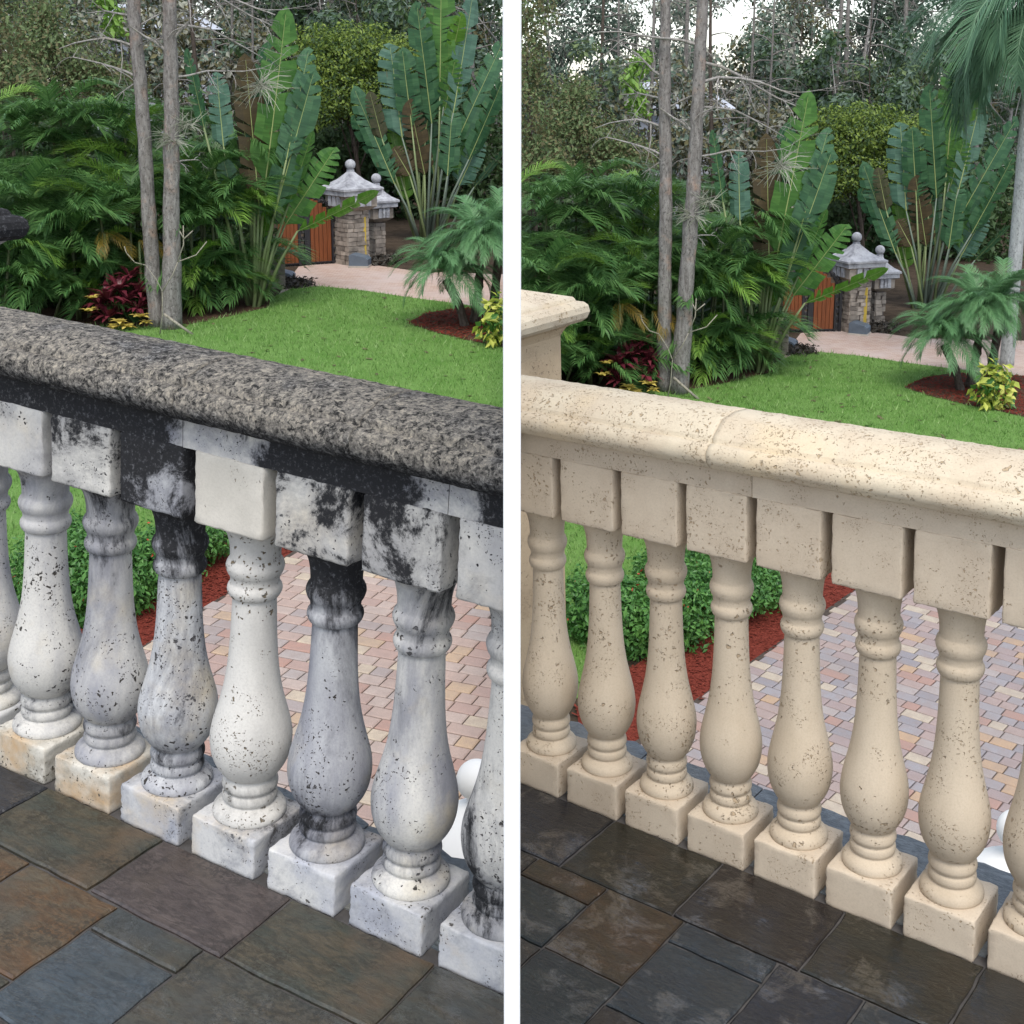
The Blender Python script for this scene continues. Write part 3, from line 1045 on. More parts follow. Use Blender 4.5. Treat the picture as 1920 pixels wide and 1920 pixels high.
# ------------------------------------------------------------------ driveway pavers below the terraces
for i in (0, 1):
    rng = random.Random(40 + i)
    if i == 0:
        A, B = gnd(0, 280, 1210), gnd(0, 552, 1038)
    else:
        A, B = gnd(1, 1312, 1312), gnd(1, 1600, 1112)
    e1 = (B - A).normalized()
    e2 = Vector((e1.y, -e1.x, 0))
    mat = M['paver_warm' if i == 0 else 'paver_cool']
    z = GZ[i]
    ang = math.atan2(e2.y, e2.x)
    RW = .150
    b = MB()
    cs = [A + e1 * -6 + e2 * -.01, A + e1 * -6 + e2 * 9, A + e1 * 7 + e2 * 9, A + e1 * 7 + e2 * -.01]
    lim = -.02 if i == 0 else .02
    poly = []
    for k in range(4):       # clip the joint bed to its own side
        p0, p1 = cs[k], cs[(k + 1) % 4]
        in0, in1 = (p0.x < lim, p1.x < lim) if i == 0 else (p0.x > lim, p1.x > lim)
        if in0:
            poly.append(p0)
        if in0 != in1:
            poly.append(p0.lerp(p1, (lim - p0.x) / (p1.x - p0.x)))
    b.add([(p_.x, p_.y, z + .024) for p_ in poly], [tuple(range(len(poly)))])
    bed = link('paved_drive', b.mesh('paved_drive', M['paver_joint']), kind='structure')
    if bed.data.polygons[0].normal.z < 0:
        bed.data.flip_normals()
    lst = []
    for r in range(-40, 46):
        t = rng.uniform(0, .1)
        first = True
        while t < 9:
            ln = rng.choice((.150, .150, .215, .215, .28))
            if first:
                ln, first = rng.choice((.10, .15, .2)), False
            c_ = A + e1 * ((r + .5) * RW) + e2 * (t + ln / 2 - .05 if False else t + ln / 2)
            t += ln
            if (i == 0 and c_.x > -.12) or (i == 1 and c_.x < .12):
                continue
            u, v = pix(c_)
            lo, hi = (-60, 1000) if i == 0 else (930, 1990)
            if u < lo or u > hi or v < 980 or v > 1760:
                continue
            lst.append((c_, ln, u, v))
    lst.sort(key=lambda q_: -q_[3])
    if i == 0:
        vis = [q_ for q_ in lst if q_[3] < 1420 + .42 * (q_[2] - 90) and q_[3] > 1000 and q_[2] < 950]
    else:
        vis = [q_ for q_ in lst if q_[3] < 1420 + .37 * (q_[2] - 1060) and q_[3] > 1080 and q_[2] > 970 and q_[2] < 1920]
    vis = vis[:300]
    vid = {id(q_) for q_ in vis}
    cache = {}

    def paver_mesh(ln):
        if ln not in cache:
            b = MB()
            hx, hy, g_ = ln / 2 - .0055, RW / 2 - .0055, .010
            vs = [(sx * hx, sy * hy, 0) for sx, sy in ((-1, -1), (1, -1), (1, 1), (-1, 1))] + [(sx * hx, sy * hy, .020) for sx, sy in ((-1, -1), (1, -1), (1, 1), (-1, 1))] + [(sx * (hx - g_), sy * (hy - g_), .027) for sx, sy in ((-1, -1), (1, -1), (1, 1), (-1, 1))]
            fs = [(8, 9, 10, 11)] + [(l_ * 4 + j, l_ * 4 + (j + 1) % 4, l_ * 4 + 4 + (j + 1) % 4, l_ * 4 + 4 + j) for l_ in (0, 1) for j in range(4)]
            b.add(vs, fs)
            cache[ln] = b.mesh('paver', mat)
        return cache[ln]
    rest = MB()
    for q_ in lst:
        c_, ln = q_[0], q_[1]
        mm = Matrix.Translation((c_.x, c_.y, z + .020 + rng.uniform(0, .003))) @ Matrix.Rotation(ang + R(rng.uniform(-1, 1)), 4, 'Z')
        if id(q_) in vid:
            link('paver', paver_mesh(ln), bed, mm)
        else:
            me = paver_mesh(ln)
            rest.add([mm @ v.co for v in me.vertices], [tuple(p_.vertices) for p_ in me.polygons])
    if rest.v:
        link('far_paver_field', rest.mesh('far_paver_field', mat, fix=False), bed, kind='stuff')

# ------------------------------------------------------------------ plant helpers
RNG = random.Random(77)
NPR = np.random.default_rng(7)


class Plant:
    """frame of a thing in the garden: local x to the right and z up as seen from the terrace, origin at its foot"""

    def __init__(s, i, name, u, v, label, cat, group=None, Y=None, z0=None):
        s.i, s.u0, s.v0 = i, u, v
        a = G(0, u, v) if Y is None else at(u, v, Y)
        bpt = G(i, u, v) if Y is None else at(*px(i, u, v), Y)
        s.Y0 = a.y
        s.k = a.y / FPX
        sc = 1.0 if i == 0 else .96 * bpt.y / a.y
        yaw = -math.atan2(bpt.x, bpt.y)
        s.W = Matrix.Translation(bpt) @ Matrix.Rotation(yaw, 4, 'Z') @ Matrix.Scale(sc, 4)
        s.root = empty(name, s.W, label, cat, group)

    def p(s, u, v, y=0.0):
        return Vector(((u - s.u0) * s.k, y, (s.v0 - v) * s.k * 1.01))

    def part(s, name, me, mat=None, parent=None, clip=True, **props):
        o = link(name, me, parent or s.root, mat, **props)
        if clip:
            CLIP.append((o, s.i))
        return o


MCACHE = {}


def cached(key, fn):
    if key not in MCACHE:
        MCACHE[key] = fn()
    return MCACHE[key]


def frond_mesh(name, mat, nleaf=30, ll=.30, lw=.020, droop=1.1, up=.5, ldroop=.5, rach=.008, seed=0, ang=1.0, bare=.12):
    rng = random.Random(seed)
    b = MB()
    pts, th = [Vector((0, 0, 0))], 0
    n = 14
    for k in range(n):
        th = -droop * ((k + .5) / n) ** 1.3
        pts.append(pts[-1] + Vector((math.cos(th), 0, math.sin(th))) / n)
    b.tube(pts, [rach * (1 - .8 * k / n) for k in range(n + 1)], 4)

    def on(s_):
        x = s_ * n
        k = min(int(x), n - 1)
        return pts[k].lerp(pts[k + 1], x - k), (pts[k + 1] - pts[k]).normalized()
    for k in range(nleaf):
        s_ = bare + (1 - bare) * (k + .5) / nleaf
        p0, tg = on(s_)
        L_ = ll * (math.sin(math.pi * (.14 + .80 * (s_ - bare) / (1 - bare))) ** .7) * rng.uniform(.88, 1.1)
        for sd in (-1, 1):
            a = ang * (1.05 - .55 * s_) + rng.uniform(-.1, .1)
            nr = Vector((0, 1, 0)).cross(tg) * -1
            d = tg * math.cos(a) + Vector((0, sd, 0)) * math.sin(a) + nr * (up * rng.uniform(.6, 1.2))
            d.normalize()
            w = (tg * math.sin(a) - Vector((0, sd, 0)) * math.cos(a)).normalized() * lw
            p1 = p0 + d * L_ * .5
            p2 = p0 + d * L_ * .92 + Vector((0, 0, -1)) * ldroop * L_ * rng.uniform(.5, 1.2)
            b.add([p0 - w * .35, p0 + w * .35, p1 + w * .5, p1 - w * .5, p2], [(0, 1, 2, 3), (3, 2, 4)])
    return b.mesh(name, M[mat], fix=False)


def orient(p0, yaw, el, roll, scale):
    return Matrix.Translation(p0) @ Matrix.Rotation(yaw, 4, 'Z') @ Matrix.Rotation(-el, 4, 'Y') @ Matrix.Rotation(roll, 4, 'X') @ Matrix.Scale(scale, 4)


def paddle_mesh(seed, mat, slits=.5, curl=.35, fold=.5):
    """a banana-like blade, unit length along x and unit width, split between its veins"""
    rng = random.Random(seed)
    b = MB()
    n = 26
    cen = []
    th = 0
    pt = Vector((0, 0, 0))
    for k in range(n + 1):
        cen.append(pt.copy())
        th = -curl * (k / n) ** 2
        pt = pt + Vector((math.cos(th), 0, math.sin(th))) / n

    def wd(s_):
        return .5 * min(1, (s_ / .10 + .12) ** .6) * (max(0, 1 - max(0, (s_ - .62) / .38) ** 2.4)) ** .6
    for sd in (-1, 1):
        k = 0
        while k < n:
            m_ = min(n - k, rng.choice((1, 2, 2, 3, 5)) if rng.random() < slits else rng.choice((4, 6, 8)))
            dz = rng.uniform(-.16, .12)
            sw = rng.uniform(-.012, .012)
            rows = []
            for j in range(k, k + m_ + 1):
                s_ = j / n
                w_ = wd(s_) * rng.uniform(.95, 1.02)
                g_ = .0
                if j == k and k > 0:
                    g_ = .013
                if j == k + m_ and j < n:
                    g_ = -.013
                c0 = cen[j]
                row = []
                for t in (0, .5, 1.0):
                    row.append(c0 + Vector((t * (.05 + sw) + g_ * t * 1.6, sd * w_ * t, fold * .3 * w_ * t * (1 - .9 * t) * 2 + dz * w_ * t * t * 2 - .10 * t * t * w_)))
                rows.append(row)
            for j in range(len(rows) - 1):
                a, c_ = rows[j], rows[j + 1]
                for t in (0, 1):
                    b.add([a[t], a[t + 1], c_[t + 1], c_[t]] if sd > 0 else [a[t + 1], a[t], c_[t], c_[t + 1]], [(0, 1, 2, 3)], 0)
            k += m_
    b.tube([c_ + Vector((0, 0, .004)) for c_ in cen], [.022 * (1 - .85 * k / n) + .002 for k in range(n + 1)], 5, 1)
    return b.mesh('leaf', [M[mat], M['midrib']], True, fix=False)


def stretch(p0, p1, face, width):
    """x axis from p0 to p1, blade plane turned by 'face' about it, unit width -> width"""
    x = (p1 - p0)
    L_ = x.length
    x.normalize()
    toward = Vector((0, -1, 0))
    zn = (toward - x * toward.dot(x)).normalized()
    yn = zn.cross(x)
    Rm = Matrix((x, yn, zn)).transposed().to_4x4()
    return Matrix.Translation(p0) @ Rm @ Matrix.Rotation(face, 4, 'X') @ Matrix.Diagonal((L_, width, width * .8, 1))


def leaf_cloud(name, mats, blobs, n, size, seed, flat=.35, aspect=.45, inner=.55):
    """leaf-sized faces spread through the lobes of a crown; blobs = (centre, radii)"""
    g = np.random.default_rng(seed)
    vol = np.array([b_[1][0] * b_[1][1] * b_[1][2] for b_ in blobs]) ** .67
    cnt = (vol / vol.sum() * n).astype(int) + 1
    P_, N_ = [], []
    for (c_, r_), k in zip(blobs, cnt):
        d = g.normal(size=(k, 3))
        d /= np.linalg.norm(d, axis=1)[:, None]
        rad = inner + (1.12 - inner) * g.random(k) ** .6
        lump = 1 + .22 * np.sin(d[:, 0] * 7 + seed) * np.cos(d[:, 2] * 6 + c_[0] * 3) + .12 * np.sin(d[:, 1] * 11 + c_[2])
        P_.append(np.array(c_) + d * np.array(r_) * (rad * lump)[:, None])
        N_.append(d)
    P_, N_ = np.concatenate(P_), np.concatenate(N_)
    k = len(P_)
    nn = N_ + g.normal(size=(k, 3)) * .8 + np.array([0, 0, flat])
    nn /= np.linalg.norm(nn, axis=1)[:, None]
    t = np.cross(nn, g.normal(size=(k, 3)))
    t /= np.linalg.norm(t, axis=1)[:, None] + 1e-9
    t[:, 2] -= .25
    bb = np.cross(nn, t)
    L_ = size * g.uniform(.6, 1.35, k)[:, None]
    V = np.empty((k, 4, 3))
    V[:, 0] = P_
    V[:, 1] = P_ + t * L_ * .5 + bb * L_ * aspect * .5 + nn * L_ * .08
    V[:, 2] = P_ + t * L_
    V[:, 3] = P_ + t * L_ * .5 - bb * L_ * aspect * .5 + nn * L_ * .08
    me = bpy.data.meshes.new(name)
    me.from_pydata(V.reshape(-1, 3).tolist(), [], np.arange(k * 4).reshape(-1, 4).tolist())
    mats = mats if isinstance(mats, (list, tuple)) else [mats]
    for m_ in mats:
        me.materials.append(M[m_])
    if len(mats) > 1:
        me.polygons.foreach_set('material_index', g.integers(0, len(mats), k).tolist())
    return me


def twig(b, p, d, L_, r, depth, rng, droop=.0, n=4, spread=.7, kids=(2, 4)):
    pts, rad = [Vector(p)], [r]
    d = Vector(d).normalized()
    seg = 5 if depth > 1 else 3
    for k in range(seg):
        d = (d + Vector((rng.uniform(-1, 1), rng.uniform(-1, 1), rng.uniform(-1, 1))) * .30 + Vector((0, 0, -droop * .2))).normalized()
        pts.append(pts[-1] + d * L_ / seg)
        rad.append(r * (1 - .65 * (k + 1) / seg))
    b.tube(pts, rad, n if depth > 1 else 3, cap=False)
    if depth > 0:
        for _ in range(rng.randint(*kids)):
            k = rng.randint(1, seg)
            a = Vector((rng.uniform(-1, 1), rng.uniform(-1, 1), rng.uniform(-.7, 1 - droop)))
            twig(b, pts[k], d * (1 - spread) + a.normalized() * spread, L_ * rng.uniform(.35, .62), rad[k] * .6, depth - 1, rng, droop, n, spread, kids)


# ------------------------------------------------------------------ the two gardens (the same planting twice)
for i in (0, 1):
    X = SFX[i]
    # --- twin bare cypress trees
    def trunk_mesh(pts, rad, seed):
        rng = random.Random(seed)
        b = MB()
        P2, R2 = [], []
        n = 34
        for k in range(n + 1):
            t = k / n * (len(pts) - 1)
            j = min(int(t), len(pts) - 2)
            P2.append(pts[j].lerp(pts[j + 1], t - j) + Vector((rng.uniform(-1, 1), rng.uniform(-1, 1), 0)) * .012)
            R2.append((rad[j] + (rad[j + 1] - rad[j]) * (t - j)) * rng.uniform(.94, 1.06))
        b.tube(P2, R2, 12)
        return b.mesh('trunk', M['cypress_bark'], True)

    defs = [('slimmer left trunk of two tall bare grey trees ', 296, 612,
             [(296, 612), (291, 500), (289, 330), (288, 200), (284, 100), (280, -40), (278, -260)], [17, 14, 13, 12.5, 12, 11, 7],
             [((284, 150), (-1, -.2, .55), 120, 3.0), ((284, 95), (-1, .1, .35), 150, 3.0), ((283, 40), (-1, .2, .5), 110, 2.6), ((286, 158), (-.9, .2, -.15), 60, 2.0), ((284, 60), (.8, .2, .5), 90, 2.0), ((282, 0), (-.8, -.2, .3), 120, 2.6)]),
            ('thicker reddish right trunk of two tall bare grey trees ', 322, 616,
             [(322, 616), (328, 480), (335, 330), (341, 200), (344, 100), (347, -40), (350, -260)], [21, 17, 15, 14, 13, 12, 8],
             [((341, 105), (-.8, -.1, .75), 85, 4.0), ((344, 90), (.7, -.2, .9), 80, 4.0), ((344, 55), (1, .1, .25), 190, 3.0), ((345, 10), (1, .2, .3), 200, 3.5), ((343, 150), (1, 0, .12), 170, 2.4), ((336, 305), (1, 0, .15), 55, 2.2), ((346, -30), (1, -.2, .1), 210, 3.5), ((346, -60), (-1, -.2, .1), 200, 3.5)])]
    for k, (lb, u, v, pts, rad, brs) in enumerate(defs):
        pl = Plant(i, 'bare_tree', u, v, lb + X, 'tree')
        pl.part('trunk', cached(('trunk', k), lambda: trunk_mesh([pl.p(*q_) for q_ in pts], [r_ * pl.k for r_ in rad], k)))
        for j, (pp, d, ln, r_) in enumerate(brs):
            def mk():
                b = MB()
                twig(b, pl.p(*pp), d, ln * pl.k, r_ * pl.k, 3, random.Random(100 * k + j), .35, 5, .62, (3, 5))
                return b.mesh('branch', M['grey_bark'], True, fix=False)
            pl.part('branch', cached(('branch', k, j), mk))
        if k == 1:      # ball moss caught on the trunk and grey moss on a right hand branch
            for c_, n_, ln, dr, key in (((338, 262), 70, 42, .6, 'm1'), ((505, 165), 60, 60, 1.1, 'm2'), ((365, 235), 40, 45, .3, 'm3')):
                def mk():
                    b = MB()
                    rng = random.Random(str(key))
                    for _ in range(n_):
                        a = Vector((rng.uniform(-1, 1), rng.uniform(-.8, .5), rng.uniform(-.5, .8)))
                        twig(b, pl.p(c_[0] + rng.uniform(-8, 8), c_[1] + rng.uniform(-6, 6), -.1), a, ln * pl.k * rng.uniform(.5, 1.1), .9 * pl.k, 0, rng, dr)
                    return b.mesh('moss_clump', M['moss'], fix=False)
                pl.part('moss_clump', cached((key,), mk), kind='stuff')

    # --- areca palm thicket
    fr = [cached(('areca', s_), lambda: frond_mesh('frond', 'areca_leaf', 40, .34, .017, 1.35 + .25 * (s_ % 3), .40, .50, .010, s_)) for s_ in range(4)]
    frl = cached(('arecal',), lambda: frond_mesh('frond', 'areca_light', 38, .32, .016, 1.5, .5, .5, .012, 9))
    fry = cached(('arecay',), lambda: frond_mesh('frond', 'areca_yellow', 30, .26, .010, 1.8, .2, .7, .010, 10))
    clumps = [(-30, 618, 5, 0, 0), (60, 600, 6, 0, 0), (150, 596, 6, 0, 0), (232, 592, 5, 0, 1), (20, 570, 7, 1, 0), (110, 566, 7, 1, 0), (200, 566, 7, 1, 0), (268, 568, 5, 1, 1), (370, 582, 5, 0, 1), (415, 572, 6, 0, 1), (345, 566, 6, 1, 1), (400, 562, 6, 1, 0)]
    for k, (u, v, nc, back, lite) in enumerate(clumps):
        rng = random.Random(500 + k)
        pl = Plant(i, 'areca_palm', u, v, ('dense feathery green areca palm clump left of the twin bare trunks ' if u < 290 else 'lighter green areca palm clump right of the twin bare trunks ') + X, 'palm', 'areca palms in the thicket')
        for c_ in range(nc + 1):
            bx, by = rng.uniform(-.45, .45), rng.uniform(-.4, .3)
            hc = rng.uniform(.15, .9) if c_ < 3 else rng.uniform(1.2, 3.9 if back else 2.7)
            if u < 0:
                hc = min(hc, 2.4)
            top = Vector((bx * 1.6, by * 1.4, hc))
            def mk():
                b = MB()
                b.tube([(bx, by, 0), (bx * 1.3, by * 1.2, hc * .5), top], [.035, .03, .025], 6)
                return b.mesh('cane', M['areca_cane'], True)
            pl.part('cane', cached(('cane', k, c_), mk))
            nf = rng.randint(7, 10)
            ph = rng.uniform(0, 6.28)
            for j in range(nf):
                yaw = ph + 6.283 * j / nf + rng.uniform(-.3, .3)
                el = rng.uniform(.45, 1.25)
                sz = rng.uniform(1.05, 1.7) * (1.12 if back else 1)
                rr = rng.random()
                me = frl if rr < (.34 if lite else .10) else (fry if rr > .985 and hc < 1.8 else fr[rng.randint(0, 3)])
                pl.part('frond', me, orient(top, yaw, el, rng.uniform(-.4, .4), sz))
    # hanging yellowed fronds
    for (u, v, vt) in ((205, 596, 430), (268, 590, 445)):
        rng = random.Random(u)
        pl = Plant(i, 'dying_palm_shoot', u, v, 'yellowing drooping palm fronds hanging low among the green arecas ' + X, 'palm', 'yellowing shoots in the areca thicket')
        top = pl.p(u, vt, -.5)
        for j in range(2):
            pl.part('frond', fry, orient(top, -1.57 + rng.uniform(-.8, .8), rng.uniform(.0, .4), rng.uniform(-.5, .5), rng.uniform(.75, 1.0)))
        def mk():
            b = MB()
            b.tube([(0, -.3, 0), tuple(top)], [.03, .02], 6)
            return b.mesh('cane', M['petiole'], True)
        pl.part('cane', cached(('ycane', u), mk))

    # --- two traveller's palms with paddle leaves
    pads = {c_: [cached(('pad', c_, s_), lambda: paddle_mesh(s_ + hash(len(c_)) % 7, 'paddle_' + c_, .62 + .3 * s_ / 3, .15 + .25 * s_ / 3)) for s_ in range(3)] for c_ in ('green', 'dark', 'teal', 'bright', 'brown', 'olive')}
    A_ = [(505, 345, 553, 38, 62, 'green', .2), (545, 300, 592, 104, 40, 'dark', -.4), (520, 400, 600, 143, 50, 'dark', .25), (548, 385, 593, 252, 30, 'green', .5), (540, 425, 634, 284, 48, 'green', -.15), (562, 432, 713, 366, 34, 'bright', .75),
          (492, 380, 478, 118, 52, 'brown', .1), (398, 240, 376, 106, 24, 'dark', .5), (432, 275, 424, 145, 38, 'teal', -.2), (498, 450, 517, 362, 22, 'bright', .2), (478, 330, 462, 150, 34, 'olive', -.5),
          (528, 350, 575, 165, 40, 'green', -.6), (455, 420, 432, 300, 36, 'dark', .3), (490, 300, 520, 95, 44, 'dark', .4)]
    B_ = [(742, 345, 672, 175, 36, 'dark', .15), (738, 335, 668, 225, 30, 'dark', -.5), (757, 260, 738, 96, 52, 'teal', .1), (775, 240, 760, 105, 42, 'dark', -.3), (812, 235, 788, 28, 42, 'dark', .2), (828, 170, 832, -20, 48, 'green', -.2), (852, 215, 890, 10, 42, 'teal', .3),
          (832, 235, 855, 124, 36, 'green', .1), (848, 290, 945, 86, 36, 'dark', -.2), (866, 340, 897, 205, 42, 'green', .15), (862, 350, 900, 268, 38, 'teal', -.3), (752, 330, 735, 225, 20, 'bright', .4), (764, 378, 748, 262, 30, 'bright', -.1), (798, 330, 772, 196, 38, 'brown', .3),
          (880, 300, 946, 155, 34, 'dark', .4), (800, 250, 836, 72, 40, 'dark', -.4), (815, 330, 800, 190, 40, 'dark', .3), (785, 260, 805, 120, 40, 'olive', -.2), (890, 352, 945, 285, 18, 'dark', .9), (770, 330, 742, 280, 40, 'brown', .2), (840, 330, 850, 205, 36, 'dark', -.3), (720, 262, 700, 180, 26, 'olive', .4), (842, 150, 868, 40, 30, 'bright', .5)]
    for nm, base, lst, sp, lb in (('A', (478, 574), A_, 16, 'traveller palm with upright torn paddle leaves left of the wooden gate '), ('B', (800, 452), B_, 44, 'dark fan shaped traveller palm standing right of the stone gate pillars ')):
        pl = Plant(i, 'traveller_palm', base[0], base[1], lb + X, 'palm')
        for j, (u0, v0, u1, v1, w_, c_, fc) in enumerate(lst):
            rng = random.Random(j * 7 + ord(nm))
            y0, y1 = rng.uniform(-.25, .35), rng.uniform(-.5, .5)
            p0, p1 = pl.p(u0, v0, y0), pl.p(u1, v1, y1)
            lf = pl.part('leaf', pads[c_][j % 3], stretch(p0, p1, fc + rng.uniform(-.25, .25), w_ * pl.k * 1.15))
            bb = pl.p(base[0] + (u0 - base[0]) * (.22 if nm == 'B' else .12) + rng.uniform(-sp, sp) * .35, base[1], rng.uniform(-.2, .2))
            mid = bb.lerp(p0, .55) + Vector((rng.uniform(-.03, .03), 0, .1))
            def mk():
                b = MB()
                b.tube([bb, mid, p0], [.050, .034, .020], 7)
                return b.mesh('leaf_stem', M['petiole' if (j % 2 or nm == 'A') else 'petiole_grey'], True)
            pl.part('leaf_stem', cached(('stem', nm, j), mk))

    # --- small date palm group over the lawn
    pl = Plant(i, 'date_palm', 880, 612, 'low spreading date palm with dark leaning trunks on the lawn ' + X, 'palm')
    df = [cached(('date', s_), lambda: frond_mesh('frond', 'date_frond', 76, .22, .0075, 1.5 + .2 * s_, .25, .55, .008, 30 + s_, 1.0, .05)) for s_ in range(3)]
    for tj, (tp, cr, nf, sz) in enumerate((([(872, 612), (862, 575), (843, 535), (836, 522)], (838, 505), 40, 1.25), ([(889, 612), (893, 575), (899, 540), (900, 500)], (898, 452), 44, 1.35), ([(925, 612), (930, 560), (936, 500), (938, 470)], (938, 430), 34, 1.3))):
        def mk():
            b = MB()
            rng = random.Random(tj)
            pts = [pl.p(*q_, .25 * tj) for q_ in tp]
            P2 = []
            for a in range(len(pts) - 1):
                for t in range(5):
                    P2.append(pts[a].lerp(pts[a + 1], t / 5))
            P2.append(pts[-1])
            b.tube(P2, [.085 * rng.uniform(.82, 1.2) for _ in P2], 9)
            return b.mesh('trunk', M['dark_bark'], False)
        pl.part('trunk', cached(('dtrunk', tj), mk))
        rng = random.Random(60 + tj)
        c_ = pl.p(*cr, .25 * tj)
        for j in range(nf):
            yaw = 6.283 * j * .618
            el = rng.uniform(.0, 1.35)
            pl.part('frond', df[j % 3], orient(c_, yaw, el, rng.uniform(-.3, .3), sz * rng.uniform(.8, 1.1)))

    # --- wine red cordyline and yellow crotons at the foot of the trunks
    pl = Plant(i, 'cordyline', 232, 612, 'wine red cordyline with yellow lower leaves below the trunks ' + X, 'shrub')

    def rosette(mat, n, L_, w_, seed, up=.7):
        rng = random.Random(seed)
        b = MB()
        for k in range(n):
            a = 6.283 * k * .618
            e = rng.uniform(-.2, 1.2) * up + .2
            d = Vector((math.cos(a) * math.cos(e), math.sin(a) * math.cos(e), math.sin(e)))
            sd = Vector((-math.sin(a), math.cos(a), 0)) * w_
            l_ = L_ * rng.uniform(.7, 1.15)
            p1, p2 = d * l_ * .55, d * l_ + Vector((0, 0, -.25 * l_))
            b.add([Vector((0, 0, 0)) - sd * .3, sd * .3, p1 + sd, p1 - sd, p2], [(0, 1, 2, 3), (3, 2, 4)])
        return b.mesh('rosette', M[mat], fix=False)
    ro1 = [cached(('ros', s_), lambda: rosette('wine_leaf', 26, .30, .030, s_)) for s_ in range(2)]
    ro2 = cached(('rosy',), lambda: rosette('yellow_leaf', 12, .20, .042, 5, .4))
    rng = random.Random(9)
    for (u, v) in ((248, 520), (228, 540), (262, 548), (205, 556), (240, 560), (275, 558), (222, 575), (190, 572), (258, 578), (280, 580), (205, 590), (240, 590)):
        pl.part('rosette', ro1[rng.randint(0, 1)], orient(pl.p(u, v, rng.uniform(-.3, .3)), rng.uniform(0, 6), 0, 0, rng.uniform(1.3, 1.8)))
    for (u, v) in ((225, 596), (262, 588), (238, 606), (172, 572), (180, 548), (272, 600), (215, 606)):
        pl.part('rosette', ro2, orient(pl.p(u, v, -.45), rng.uniform(0, 6), 0, 0, rng.uniform(.8, 1.2)))
    # --- bare pale sapling and a leaning stick
    pl = Plant(i, 'bare_sapling', 312, 616, 'thin pale leafless sapling forking in front of the twin trunks ' + X, 'sapling')
    for j, ch in enumerate(([(300, 614), (306, 580), (308, 535), (298, 512), (281, 486)], [(281, 486), (262, 480), (248, 462), (245, 450)], [(308, 535), (328, 505), (338, 482)], [(338, 482), (350, 450), (351, 415)], [(338, 482), (372, 470), (392, 446)], [(351, 440), (368, 425)], [(351, 440), (344, 425)])):
        def mk():
            b = MB()
            b.tube([pl.p(*q_, -.6) for q_ in ch], [1.25 * pl.k * (1 - .12 * a) for a in range(len(ch))], 6)
            return b.mesh('stem', M['pale_stem'], True)
        pl.part('stem', cached(('sap', j), mk))
    pl = Plant(i, 'leaning_stick', 360, 622, 'short bamboo stick leaning against the trunk foot ' + X, 'stick')
    pl.part('stick', cached(('stick',), lambda: (lambda b: (b.tube([pl.p(310, 584, -.1), pl.p(361, 622, -.3)], [.028, .028], 7), b.mesh('stick', M['pale_stem'], True))[1])(MB())))

    # --- yellow variegated shrub at the right of the lawn
    pl = Plant(i, 'variegated_shrub', 942, 648, 'yellow and green variegated shrub beside the date palm bed ' + X, 'shrub')
    pl.part('foliage', cached(('var',), lambda: leaf_cloud('foliage', ['cream_leaf', 'cream_leaf', 'hedge_leaf'], [(pl.p(937, 580), (.22, .25, .25)), (pl.p(922, 615, -.1), (.2, .25, .22)), (pl.p(947, 610), (.25, .25, .3)), (pl.p(925, 638), (.16, .2, .1))], 420, .16, 3, .4, .55)))
    # --- low dark ground plants by the driveway
    for k, (u, v, w_) in enumerate(((548, 536, 40), (715, 494, 34), (520, 533, 20), (75, 575, 60), (20, 575, 50))):
        pl = Plant(i, 'ground_cover_plant', u, v, ['low dark purple ground plant beside the driveway left of the gate ', 'low brown ground plant at the foot of the gate pillar ', 'small dark ground plant under the traveller palm by the gate ', 'low dark green shrub under the areca palms ', 'low dark green shrub at the far left under the areca palms '][k] + X, 'plant')
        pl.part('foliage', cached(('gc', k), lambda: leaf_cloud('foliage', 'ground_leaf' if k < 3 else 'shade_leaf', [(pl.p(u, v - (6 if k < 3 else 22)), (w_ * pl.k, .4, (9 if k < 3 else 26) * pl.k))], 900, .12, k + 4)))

    # --- stone gate pillars, gate and what stands by them
    def pillar(nm, uL, uR, vB, vC, vBall, label, seed, depth):
        pl = Plant(i, 'gate_pillar', (uL + uR) / 2, vB, label, 'pillar')
        W_ = (uR - uL) * pl.k / 1.25
        H_ = (vB - vC) * pl.k
        yaw = Matrix.Rotation(R(33), 4, 'Z')
        hw = W_ / 2
        pl.part('core', cached(('core', nm), lambda: (lambda b: (b.box((-hw + .03, -hw + .03, 0), (hw - .03, hw - .03, H_)), b.mesh('core', M['stone_core']))[1])(MB())), yaw)
        rng = random.Random(seed)
        z = 0.0
        row = 0
        while z < H_ - .05:
            h = min(rng.uniform(.085, .14), H_ - z)
            for sd in range(4):
                x = -hw
                while x < hw - .01:
                    ln = min(rng.uniform(.14, .34), hw - x)
                    if hw - (x + ln) < .06:
                        ln = hw - x
                    def mk():
                        b = MB()
                        d = rng.uniform(.0, .03)
                        b.box((x + .006, -hw - d, z + .006), (x + ln - .006, -hw + .06, z + h - .006), 0, .006, rng)
                        return b.mesh('stone', M['stacked_stone'])
                    me = cached(('pst', nm, sd, row, round(x, 3)), mk) if sd in (0, 3) else None
                    if me:
                        pl.part('stone', me, yaw @ Matrix.Rotation(sd * math.pi / 2, 4, 'Z'))
                    x += ln
                    if i == 1:
                        pass
            z += h
            row += 1
        # overhanging cornice with dentils, tent shaped cap and ball
        k = pl.k
        def mk():
            b = MB()
            a = hw
            b.lathe([(a + .02, H_), (a + .10, H_ + .05), (a + .16, H_ + .10), (a + .16, H_ + .36), (a + .22, H_ + .38)], n=4)
            return b.mesh('cornice', M['stacked_stone'])
        pl.part('cornice', cached(('corn', nm), mk), yaw)
